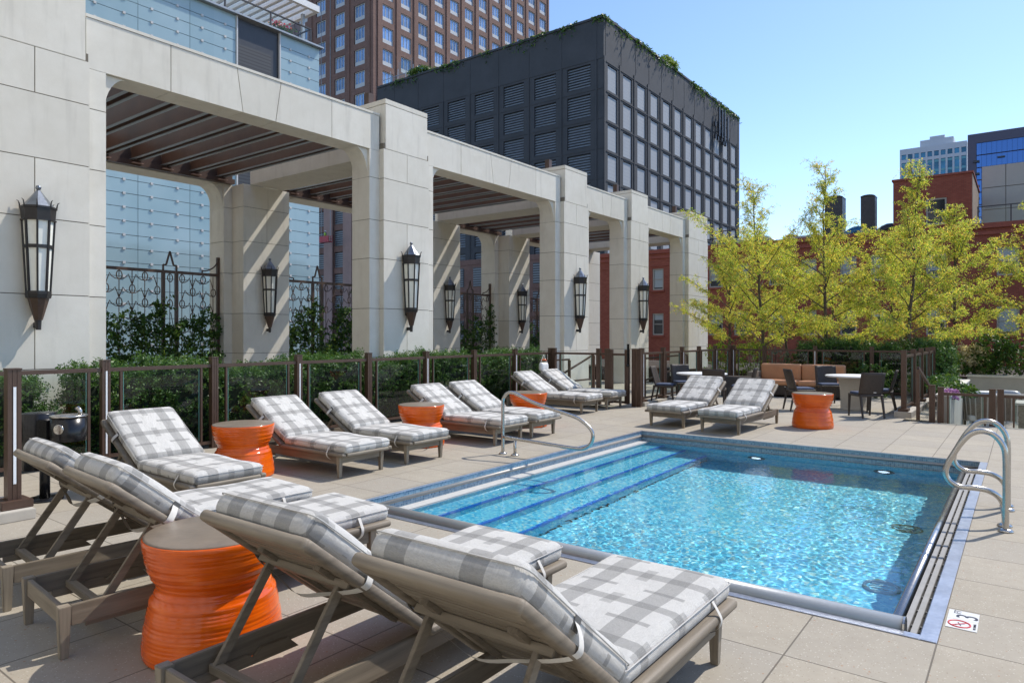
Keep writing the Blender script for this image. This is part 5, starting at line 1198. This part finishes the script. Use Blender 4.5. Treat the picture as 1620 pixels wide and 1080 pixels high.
t = thing('roof_shrub', 'spiky green shrub at the left end of the charcoal roof edge', 'shrub', (-71, 72.2, ZT)); mb = MB(); sd = []
for _ in range(130):
    a = rnd.random() * 6.28; c_ = rnd.random(); sd.append((V((2.2 * math.cos(a) * c_, .6 * math.sin(a) * c_, .3 + 1.2 * (1 - c_) * rnd.random())), V((math.cos(a), math.sin(a), 1))))
sprigs(mb, sd, .9, 10, .4, .12, .3, .8, rnd); mb.build('foliage', MT['bush'], t)
t = thing('roof_railing', 'glass railing at the left end of the charcoal roof', 'railing', (-76, 71.9, ZT)); mb = MB()
for k in range(5): mb.box(-2.6 + k * 1.6, -2.54 + k * 1.6, -.03, .03, 0, 2.0)
mb.box(-2.6, 3.9, -.04, .04, 1.0, 1.08); mb.build('frame', MT['greym'], t)
for k in range(4): mb = MB(); mb.add([(-2.5 + k * 1.6, 0, .1), (-1.05 + k * 1.6, 0, .1), (-1.05 + k * 1.6, 0, 3.0 if k > 1 else .95), (-2.5 + k * 1.6, 0, 3.0 if k > 1 else .95)], [(0, 1, 2, 3)]); mb.build('glass_panel', MT['glass'], t)
# ---- brown brick tower
b = bthing('brick_tower', 'tall brown brick apartment tower with paired white windows', (-106, 97, -15)); TX, TY = -82.0, 72.9
mb = MB(); ops = []; pl = []
for k in range(12):
    for r in range(26):
        z = 54.6 + 3.57 * (8 - r)
        if z < -8 or z > 90: continue
        y = 76.05 + 4.02 * k; ops.append((y - 1.15 - TY, y + 1.15 - TY, z - 2.6 + 15, z + 15)); pl.append((TX - .28, y, z - 2.6, R(90), rank(TX, y, z) - (900 if (y * 1 > 0 and pix(TX, y, z)[1] > 300) else 0)))
facade(mb, (TX, TY, -15), (0, 1, 0), (1, 0, 0), 49.8, 105, ops, .3)
lo = []; lp = []; lvp = []
for k in range(9):
    for r in range(26):
        z = 54.6 + 3.57 * (8 - r)
        if z < -8 or z > 90: continue
        x = -85.3 - 4.9 * k; lo.append((x - 1.3 + 130, x + 1.3 + 130, z - 2.6 + 15, z + 15))
        (lvp if z < 30 else lp).append((x, TY + .28, z - 2.6, 0, rank(x, TY, z)))
facade(mb, (-130, TY, -15), (1, 0, 0), (0, -1, 0), 48, 105, lo, .3)
mb.box(-130, TX - .32, TY + .32, TY + 49.7, -14.9, 89.9); bp(mb, 'wall', MT['brownbrick'], b)
mb = MB()
for k in range(13): y = TY + 1.0 + 4.02 * k; mb.box(TX + .003, TX + .16, y - .12, y + .12, -15, 90)
for k in range(10): x = -82.9 - 4.9 * k; mb.box(x - .25, x + .25, TY - .16, TY - .003, -15, 90)
bp(mb, 'brick_rib', MT['brownbrick'], b)
mb = MB(); 
for k in range(10): x = -82.85 - 4.9 * k; mb.box(x - 1.05, x + 1.05, TY - .45, TY - .17, -15, 30.0)
bp(mb, 'precast_column', MT['pinkstone'], b)
wm, ms = win_mesh('w', 2.3, 2.6, .12, MT['wf'], MT['ww'], 3, 1, .09, .14); wm.box(-1.03, 1.03, -.13, -.06, .12, .7)
wm.mi[-6:] = [0] * 6
allp = [p for p in pl] + [p for p in lp]
place_windows(b, wm, ms, allp, 'window')
wm = MB(); wm.box(-1.3, 1.3, -.02, 0, 0, 2.6); wm.cur = 1
for k in range(7): wm.box(-1.25, 1.25, -.16, -.03, .12 + k * .35, .12 + k * .35 + .17)
place_windows(b, wm, [MT['slate'], MT['louv']], lvp, 'louvre')
# swing stage with a worker
t = thing('swing_stage', 'red window cleaning cradle hanging on cables by the brick tower', 'work platform', (-90.4, 70.3, 16.6))
mb = MB(); mb.box(-1.2, 1.2, -.4, .4, 0, .12)
for z in (.5, .95): mb.box(-1.2, 1.2, -.42, -.36, z, z + .07); mb.box(-1.2, 1.2, .36, .42, z, z + .07)
for k in range(6): x = -1.2 + k * .468; mb.box(x, x + .05, -.42, -.37, .1, 1.0); mb.box(x, x + .05, .37, .42, .1, 1.0)
mb.box(-1.1, 1.1, -.41, -.40, .15, .9); mb.build('cradle', MT['redp'], t)
for x in (-1.15, 1.15): mb = MB(); mb.tube([(x, 0, 1), (x, 0, 60)], .05, 5); mb.build('cable', MT['greym'], t)
pe = thing('person', 'person in a white hard hat and lime vest standing in the red cradle', 'person', (-90.5, 70.3, 16.72))
def skin_fig(name, pts, edges, rad, mat, par):
    me = bpy.data.meshes.new(name); me.from_pydata(pts, edges, []); o = bpy.data.objects.new(name, me); col.objects.link(o); o.parent = par
    sk = o.modifiers.new('s', 'SKIN'); 
    for v_, r in zip(me.skin_vertices[0].data if me.skin_vertices else [], rad): v_.radius = (r, r)
    ss = o.modifiers.new('d', 'SUBSURF'); ss.levels = 1; ss.render_levels = 1; me.materials.append(mat); return o
ppts = [(0, 0, .92), (0, 0, 1.12), (0, 0, 1.38), (0, 0, 1.50), (0, 0, 1.62), (.10, 0, .88), (.12, .02, .48), (.12, 0, .06), (-.10, 0, .88), (-.12, .02, .48), (-.12, 0, .06), (.20, 0, 1.40), (.30, -.12, 1.18), (.34, -.32, 1.12), (-.20, 0, 1.40), (-.30, -.10, 1.16), (-.28, -.30, 1.10)]
ped = [(0, 1), (1, 2), (2, 3), (3, 4), (0, 5), (5, 6), (6, 7), (0, 8), (8, 9), (9, 10), (2, 11), (11, 12), (12, 13), (2, 14), (14, 15), (15, 16)]
prad = [.13, .13, .15, .06, .10, .09, .07, .05, .09, .07, .05, .07, .05, .04, .07, .05, .04]
me = bpy.data.meshes.new('body'); me.from_pydata(ppts, ped, []); bo = bpy.data.objects.new('body', me); col.objects.link(bo); bo.parent = pe
bo.modifiers.new('s', 'SKIN')
if me.skin_vertices:
    for v_, r in zip(me.skin_vertices[0].data, prad): v_.radius = (r, r)
    me.skin_vertices[0].data[0].use_root = True
sb = bo.modifiers.new('d', 'SUBSURF'); sb.levels = 1; sb.render_levels = 1; me.materials.append(MT['navy'])
mb = MB(); mb.lathe([(.17, .98), (.19, 1.15), (.21, 1.38), (.12, 1.47)], n=14); mb.build('vest', MT['vest'], pe)
mb = MB(); mb.lathe([(.16, 1.68), (.14, 1.69), (.13, 1.76), (.07, 1.81), (.001, 1.82)], n=14); mb.build('hard_hat', MT['hat'], pe)
# ---- spider glass building with roof terrace
b = bthing('glass_building', 'pale blue frosted glass clad building with point fixings behind the pergola', (-40, 5, -15)); GX = -26.0; GT = 14.78
mb = MB(); mb.box(-60, GX - .12, -14, 19.7, -15, GT - .3); bp(mb, 'core', MT['beige'], b)
jy = [-13.4 + 1.95 * k for k in range(18)]; jy = [q for q in jy if q < 19.9]
jy = sorted({round(15.7 - 1.95 * k, 3) for k in range(15)} | {15.7}); mb = MB(); zz = [GT] + [14.25 - .5 * k for k in range(30)]
def panes(y0, y1):
    for a, c_ in zip(zz, zz[1:]): mb.box(GX - .03, GX, y0 + .008, y1 - .008, c_ + .010, a - .010)
for a, c_ in zip(jy, jy[1:]): panes(a, c_)
bp(mb, 'glass_cladding', MT['teal'], b)
mb = MB(); panes(17.78, 19.85); bp(mb, 'glass_cladding', MT['teal'], b)
mb = MB()
for z in zz[1:]:
    mb.box(GX - .05, GX - .032, jy[0], 15.68, z - .01, z + .01); mb.box(GX - .05, GX - .032, 17.8, 19.84, z - .01, z + .01)
bp(mb, 'joint_bar', MT['slate'], b)
fy = [q + s for q in jy for s in (-.49, .49) if jy[0] < q + s < 15.6] + [18.30, 19.28]
mb = MB(); 
for y in fy:
    if y < 6: continue
    for z in zz[1:]: mb.box(GX - .01, GX + .035, y - .045, y + .045, z - .045, z + .045)
tag(bp(mb, 'point_fixing', MT['wf'], b), kind='stuff')
mb = MB(); mb.box(GX - .10, GX - .05, 15.72, 17.76, -1, GT - .05); bp(mb, 'louvre_panel', MT['slate'], b)
mb = MB(); mb.box(GX - .049, GX - .02, 15.75, 17.35, -1, GT - 1.1); bp(mb, 'louvre', MT['dlouv'], b)
mb = MB(); mb.box(GX - .05, GX + .06, 15.69, 15.75, -1, GT); mb.box(GX - .05, GX + .06, 17.72, 17.78, -1, GT); bp(mb, 'mullion', MT['wf'], b)
mb = MB(); mb.box(GX - .6, GX + .22, -14, 19.95, GT + .003, GT + .075); bp(mb, 'coping', MT['greym'], b)
mb = MB(); mb.box(-60, GX - .62, -14, 19.7, GT - .29, GT - .2); bp(mb, 'roof', MT['curb'], b)
t = thing('roof_railing', 'glass railing on the terrace above the blue glass wall', 'railing', (-26.5, 12, GT)); mb = MB()
ry = [-6 + 2.15 * k for k in range(13)]; ry[-1] = 19.75
for y in ry: mb.box(-.03, .03, y - 12 - .03, y - 12 + .03, 0, 1.0)
mb.box(-.035, .035, ry[0] - 12, ry[-1] - 12, 1.0, 1.05); mb.box(-6, -.04, 7.72, 7.78, 1.0, 1.05); mb.build('frame', MT['slate'], t)
for a, c_ in zip(ry, ry[1:]): mb = MB(); mb.add([(0, a - 12 + .05, .08), (0, c_ - 12 - .05, .08), (0, c_ - 12 - .05, .98), (0, a - 12 + .05, .98)], [(0, 1, 2, 3)]); mb.build('glass_panel', MT['glass'], t)
t = thing('terrace_canopy', 'white slatted canopy over the roof terrace of the glass building', 'canopy', (-31, 16, GT)); mb = MB()
mb.box(2.8, 3.0, -11, 5.4, 2.85, 3.15); mb.box(-5, -4.8, -11, 5.4, 2.85, 3.15); mb.box(-4.8, 2.8, 5.2, 5.4, 2.85, 3.15); mb.build('frame', MT['white'], t)
mb = MB()
for k in range(38): y = -10.8 + k * .42; mb.box(-4.79, 2.79, y, y + .16, 2.9, 3.1)
tag(mb.build('canopy_slats', MT['white'], t))
for x in (-4.9, 2.2):
    for y in (-10.8, -3, 5.0): mb = MB(); mb.box(x - .07, x + .07, y - .07, y + .07, 0, 2.84); mb.build('post', MT['greym'], t)
for i, (y, lb, m_) in enumerate(((14.4, 'dark planter of mixed flowers at the left of the roof terrace railing', 'petalr'), (18.6, 'planter of red and yellow flowers near the end of the roof terrace railing', 'petalr'))):
    t = thing('flower_planter', lb, 'planter', (-27.1, y, GT)); mb = MB(); mb.rbox(0, 0, .3, .25, .5, .3, .02, 2, 2, 2); mb.build('box', MT['slate'], t)
    mb = MB(); rr = random.Random(i); sd = [(V((rr.uniform(-.2, .2), rr.uniform(-.5, .5), .6)), V((rr.uniform(-1, 1), rr.uniform(-1, 1), 1))) for _ in range(70)]; sprigs(mb, sd, .5, 9, .12, .05, .4, .7, rr); mb.build('foliage', MT['bush'], t)
    mb = MB(); sd = [(V((rr.uniform(-.2, .2), rr.uniform(-.5, .5), .85)), V((rr.uniform(-1, 1), rr.uniform(-1, 1), .7))) for _ in range(30)]; sprigs(mb, sd, .25, 5, .1, .08, .2, .7, rr); mb.build('blossom', MT[m_], t)
# ---- red brick building
b = bthing('red_brick_building', 'long red brick building with cream framed windows behind the trees', (-2, 52, -15)); RY = 45.0; RT = 7.4
wx = [(-23.6, 1.0), (-20.8, .85), (-16.6, .95), (-14.9, .95), (-12.65, .95), (-10.7, .9), (-8.46, .92), (-6.85, .8), (-3.96, .98), (-.68, 1.0), (2.4, 1.0), (5.2, 1.0), (8.2, 1.0)]
ops = []; pl = []
for x, w_ in wx:
    for z, h_ in ((1.62, 1.55), (4.82, 1.52), (-1.6, 1.55)):
        if z < 0 and x < -6: continue
        w2 = w_ / 2; ops.append((x - w2 + 30, x + w2 + 30, z + 15, z + h_ + 15)); pl.append((x, w_, z, h_))
mb = MB(); facade(mb, (-30, RY, -15), (1, 0, 0), (0, -1, 0), 50, RT + 15, ops, .22); mb.box(-30, 20, RY + .25, RY + 26, -14.9, RT - .4); bp(mb, 'wall', MT['redbrick'], b)
mb = MB(); mb.box(-30.1, 20, RY - .14, RY + .25, RT + .003, RT + .28); mb.box(-30.1, 20, RY - .09, RY - .003, RT - .35, RT - .18); mb.box(-30.1, 20, RY - .05, RY - .003, RT - .9, RT - .84); bp(mb, 'cornice', MT['redtrim'], b)
mb = MB(); mb.box(-30, 20, RY + .3, RY + 26, RT - .39, RT - .3); bp(mb, 'roof', MT['asphalt'], b)
for i, (x, w_, z, h_) in enumerate(pl):
    wmb, ms = win_mesh('w', w_ - .01, h_ - .01, .09, MT['creamf'], MT['wdark'], 1, 2, .06, .12, blind=(.48, .12, .7, .3)[(i * 7) % 4]); o = wmb.build('window', ms); o.parent = b; o.location = V((x, RY + .18, z + .005)) - V(b.location)
    s_ = MB(); s_.box(-w_ / 2 - .08, w_ / 2 + .08, -.30, -.12, -.14, -.012); s_.build('sill', MT['redtrim'], o)
# penthouse
mb = MB(); facade(mb, (-6.35, 47, RT - .3), (1, 0, 0), (0, -1, 0), 3.97, 10.9 - RT + .3, [(1.70, 2.75, 1.0, 2.56)], .2); mb.box(-6.35, -2.385, 47.22, 54, RT - .29, 10.88)
bp(mb, 'penthouse', MT['redbrick'], b)
mb = MB(); mb.box(-2.38, -2.35, 47.0, 54, RT - .29, 10.86); bp(mb, 'penthouse_side', plain('old_common_brick', (.30, .22, .16), .9, 0, .35, 3), b)
mb = MB(); mb.box(-6.42, -2.30, 46.93, 54.1, 10.903, 11.02); bp(mb, 'penthouse_coping', MT['redtrim'], b)
wmb, ms = win_mesh('w', 1.04, 1.55, .09, MT['creamf'], MT['wdark'], 1, 2, .06, .12); o = wmb.build('window', ms); o.parent = b; o.location = V((-4.125, 47.17, RT + .705)) - V(b.location)
s_ = MB(); s_.box(-.6, .6, -.30, -.12, -.14, -.012); s_.build('sill', MT['redtrim'], o)
mb = MB(); q = [(-9.2, 50, RT), (-6.36, 50, RT + 1.6), (-6.36, 54, RT + 1.6), (-9.2, 54, RT), (-6.36, 50, RT), (-6.36, 54, RT)]; mb.add(q, [(0, 1, 2, 3), (0, 4, 1), (3, 2, 5)]); bp(mb, 'lean_to_roof', MT['redtrim'], b)
for x, y, w_, zt, lb in ((-8.16, 50, .42, 11.0, 'slim black metal chimney left of the penthouse'), (-10.2, 50, .55, 11.15, 'black metal chimney half hidden by the tallest tree')):
    t = thing('metal_chimney', lb, 'chimney', (x, y, RT), 0, 'black metal chimneys on the red brick building'); mb = MB(); mb.box(-w_, w_, -w_, w_, 0, zt - RT - .35)
    q = [(w_ * math.cos(k * math.pi / 10) * 1.06, zt - RT - .35 + .14 * math.sin(k * math.pi / 10)) for k in range(11)]; mb.build('flue', MT['slate'], t)
    mb = MB(); mb.prism(q, lambda a, c_: V((a, -w_ * 1.06, c_)), lambda a, c_: V((a, w_ * 1.06, c_))); mb.build('hood', MT['black'], t)
    mb = MB(); mb.tube(rail_path([(w_ + .1, 0, .1), (w_ + .3, -.3, .8), (w_ + .9, -.3, 1.1), (w_ + 1.6, -.3, .6), (w_ + 1.8, -.3, 0)], 4), .32, 12); mb.build('duct', MT['bluem'] if x < -9 else MT['slate'], t)
def rooftop(name, lb, x, y, kind):
    t = thing(name, lb, 'rooftop unit', (x, y, RT)); mb = MB()
    if kind == 'box':
        mb.box(-.9, .9, -.5, .5, 0, 1.05); mb.build('housing', MT['greym'], t, bev=.03); mb = MB(); mb.lathe([(.4, 0), (.4, .12), (.3, .16)], (-.4, 0, 1.05), 18); mb.build('fan', MT['slate'], t)
        mb = MB(); [mb.box(-.8 + k * .12, -.74 + k * .12, -.52, -.501, .2, .9) for k in range(7)]; mb.build('grille', MT['slate'], t)
    else:
        mb.tube(rail_path([(-.9, 0, 0), (-.9, 0, .6), (-.5, 0, 1.0), (.2, 0, .95), (.9, 0, .55), (1.5, 0, .5)], 5), .36, 14); mb.build('duct', MT['bluem'] if kind == 'blue' else MT['greym'], t)
        mb = MB(); mb.lathe([(.40, 0), (.40, .06)], (-.9, 0, 0), 16); mb.build('collar', MT['greym'], t)
rooftop('air_handler', 'grey air handling unit on the red brick roof left of the tallest tree', -12.6, 50, 'box'); rooftop('roof_duct', 'blue curved duct on the red brick roof above the first tree', -14.9, 50, 'blue')
rooftop('roof_duct', 'grey curved duct on the red brick roof right of the charcoal building', -16.9, 50.5, 'grey'); rooftop('air_handler', 'small grey unit on the red brick roof seen through the last bay', -26, 50, 'box'); rooftop('roof_duct', 'blue duct beside the half hidden chimney', -11.7, 51.5, 'blue')
t = thing('roof_railing', 'glass railing on the red brick roof in front of the beige panels', 'railing', (2, 46.4, RT + .28)); mb = MB()
for k in range(8): mb.box(-4.1 + k * 1.5, -4.04 + k * 1.5, -.03, .03, 0, 1.1)
mb.box(-4.1, 6.5, -.035, .035, 1.1, 1.15); mb.build('frame', MT['slate'], t)
for k in range(7): mb = MB(); mb.add([(-4.0 + k * 1.5, 0, .08), (-2.65 + k * 1.5, 0, .08), (-2.65 + k * 1.5, 0, 1.06), (-4.0 + k * 1.5, 0, 1.06)], [(0, 1, 2, 3)]); mb.build('glass_panel', MT['glass'], t)
t = thing('fire_escape', 'black railing platform behind the pergola end on the red brick building', 'railing', (-17.6, 46.2, RT + .28)); mb = MB()
for z in (.55, 1.05): mb.box(-2.6, 2.0, -.03, .03, z, z + .06); 
for k in range(6): mb.box(-2.6 + k * .91, -2.55 + k * .91, -.03, .03, 0, 1.06)
mb.box(-2.7, 2.1, -.6, .6, -.02, .05); mb.build('frame', MT['slate'], t)
# ---- beige panel building
b = bthing('beige_panel_building', 'beige panelled wall rising behind the red brick roof at the right edge', (6, 60, -15)); mb = MB()
cx_ = [-2.25, -.95, 2.15, 7.3, 12.5, 18]; z = 12.8; k = 0
rows = [12.8 - 1.45 * i for i in range(7)]
for a, c_ in zip(rows, rows[1:]):
    for x0, x1 in zip(cx_, cx_[1:]): mb.box(x0 + .02, x1 - .02, 55, 55.15, c_ + .025, a - .025)
bp(mb, 'cladding', MT['beige'], b); mb = MB(); mb.box(-2.25, 18, 55.03, 70, -15, 12.78); bp(mb, 'core', MT['pj'], b)
# ---- far towers
b = bthing('white_tower', 'distant pale tower with tall teal window strips', (-25, 262, -15)); ops = []; Y = 250.0; X0, X1, Z = -31.9, -13.9, 61.0
for k in range(10):
    x = .5 + 1.78 * k; ops += [(x, x + 1.25, 20, Z + 15 - 4.4), (x, x + 1.25, Z + 15 - 3.4, Z + 15 - 1.8)]
mb = MB(); facade(mb, (X0, Y, -15), (1, 0, 0), (0, -1, 0), X1 - X0, Z + 15, ops, .5); mb.box(X0, X1, Y + .6, Y + 22, -15, Z - .1); bp(mb, 'wall', MT['towerw'], b)
mb = MB(); mb.box(X0 + 5.4, X0 + 14.4, Y + 2, Y + 14, Z, Z + 2.4); mb.box(X0 + 8, X0 + 12, Y + 2.5, Y + 10, Z + 2.41, Z + 3.4); bp(mb, 'roof_block', MT['towerw'], b)
for k in range(10):
    x = X0 + .5 + 1.78 * k; o = MB(); o.box(x, x + 1.25, Y + .3, Y + .45, 5, Z - 4.4); o.box(x, x + 1.25, Y + .3, Y + .45, Z - 3.4, Z - 1.8)
    for r in range(19): o.cur = 1; zz_ = Z - 4.6 - r * 2.9; o.box(x + .03, x + 1.22, Y + .22, Y + .295, zz_ - .7, zz_)
    o.cur = 0; bp(o, 'window_strip', [MT['tglass'], plain('teal_spandrel', (.12, .36, .42), .3) if k == 0 else bpy.data.materials['teal_spandrel']], b)
b = bthing('blue_tower', 'distant blue glass tower with dark frame and balconies', (2, 215, -15)); Y = 200.0; X0 = -11.0; Z = 50.4
mb = MB(); mb.box(X0, 22, Y + .6, Y + 25, -15, Z); mb.box(X0, X0 + 1.75, Y, Y + .59, -15, Z); mb.box(X0 + 1.751, 22, Y, Y + .59, Z - 2.3, Z); mb.box(1, 22, Y + 4, Y + 20, Z + .01, Z + 2.6); bp(mb, 'frame', plain('dark_plum_frame', (.10, .095, .14), .6), b)
mb = MB(); xs_ = [X0 + 1.8 + 1.0 * k for k in range(22)]
for r in range(16):
    z = Z - 2.4 - 3.0 * r
    for x0, x1 in zip(xs_, xs_[1:]): mb.box(x0 + .02, x1 - .02, Y + .1, Y + .3, z - 2.75, z)
bp(mb, 'glass_wall', MT['bglass'], b)
for r in range(11):
    z = Z - 7 - 3.0 * r; mb = MB(); mb.box(X0 + 1.2, X0 + 2.4, Y - .5, Y + .05, z, z + .45); bp(mb, 'balcony', MT['slate'], b)
    mb = MB(); mb.box(X0 + 5.9, X0 + 7.4, Y - .35, Y + .05, z + .5, z + .8); bp(mb, 'balcony', MT['slate'], b)

# ---- added pale wing, unseen behind the viewer, bounces sunlight into the shaded pier sides
b = bthing('added_bounce_wing', 'added pale limestone wing, unseen behind the viewer, bouncing sunlight into the shade', (-8, -14, -15)); mb = MB(); ops = []
hw_ = [(x, z) for x in range(-28, 15, 5) for z in (1, 5, 9, 13, 17, 21, 25)]
for x, z in hw_: ops.append((x - .8 + 34, x + .8 + 34, z + 15, z + 2.2 + 15))
facade(mb, (18, -8.2, -15), (-1, 0, 0), (0, 1, 0), 52, 46, [(52 - b_, 52 - a_, c_, d_) for a_, b_, c_, d_ in ops], .25); mb.box(-34, 18, -24, -8.5, -14.9, 30.9); bp(mb, 'wall', MT['stone'], b)
wmb, ms = win_mesh('w', 1.6, 2.2, .08, MT['slate'], MT['wdark'], 2, 1, .05, .1)
place_windows(b, wmb, ms, [(x, -8.42, z, math.pi, 1) for x, z in hw_], 'window')
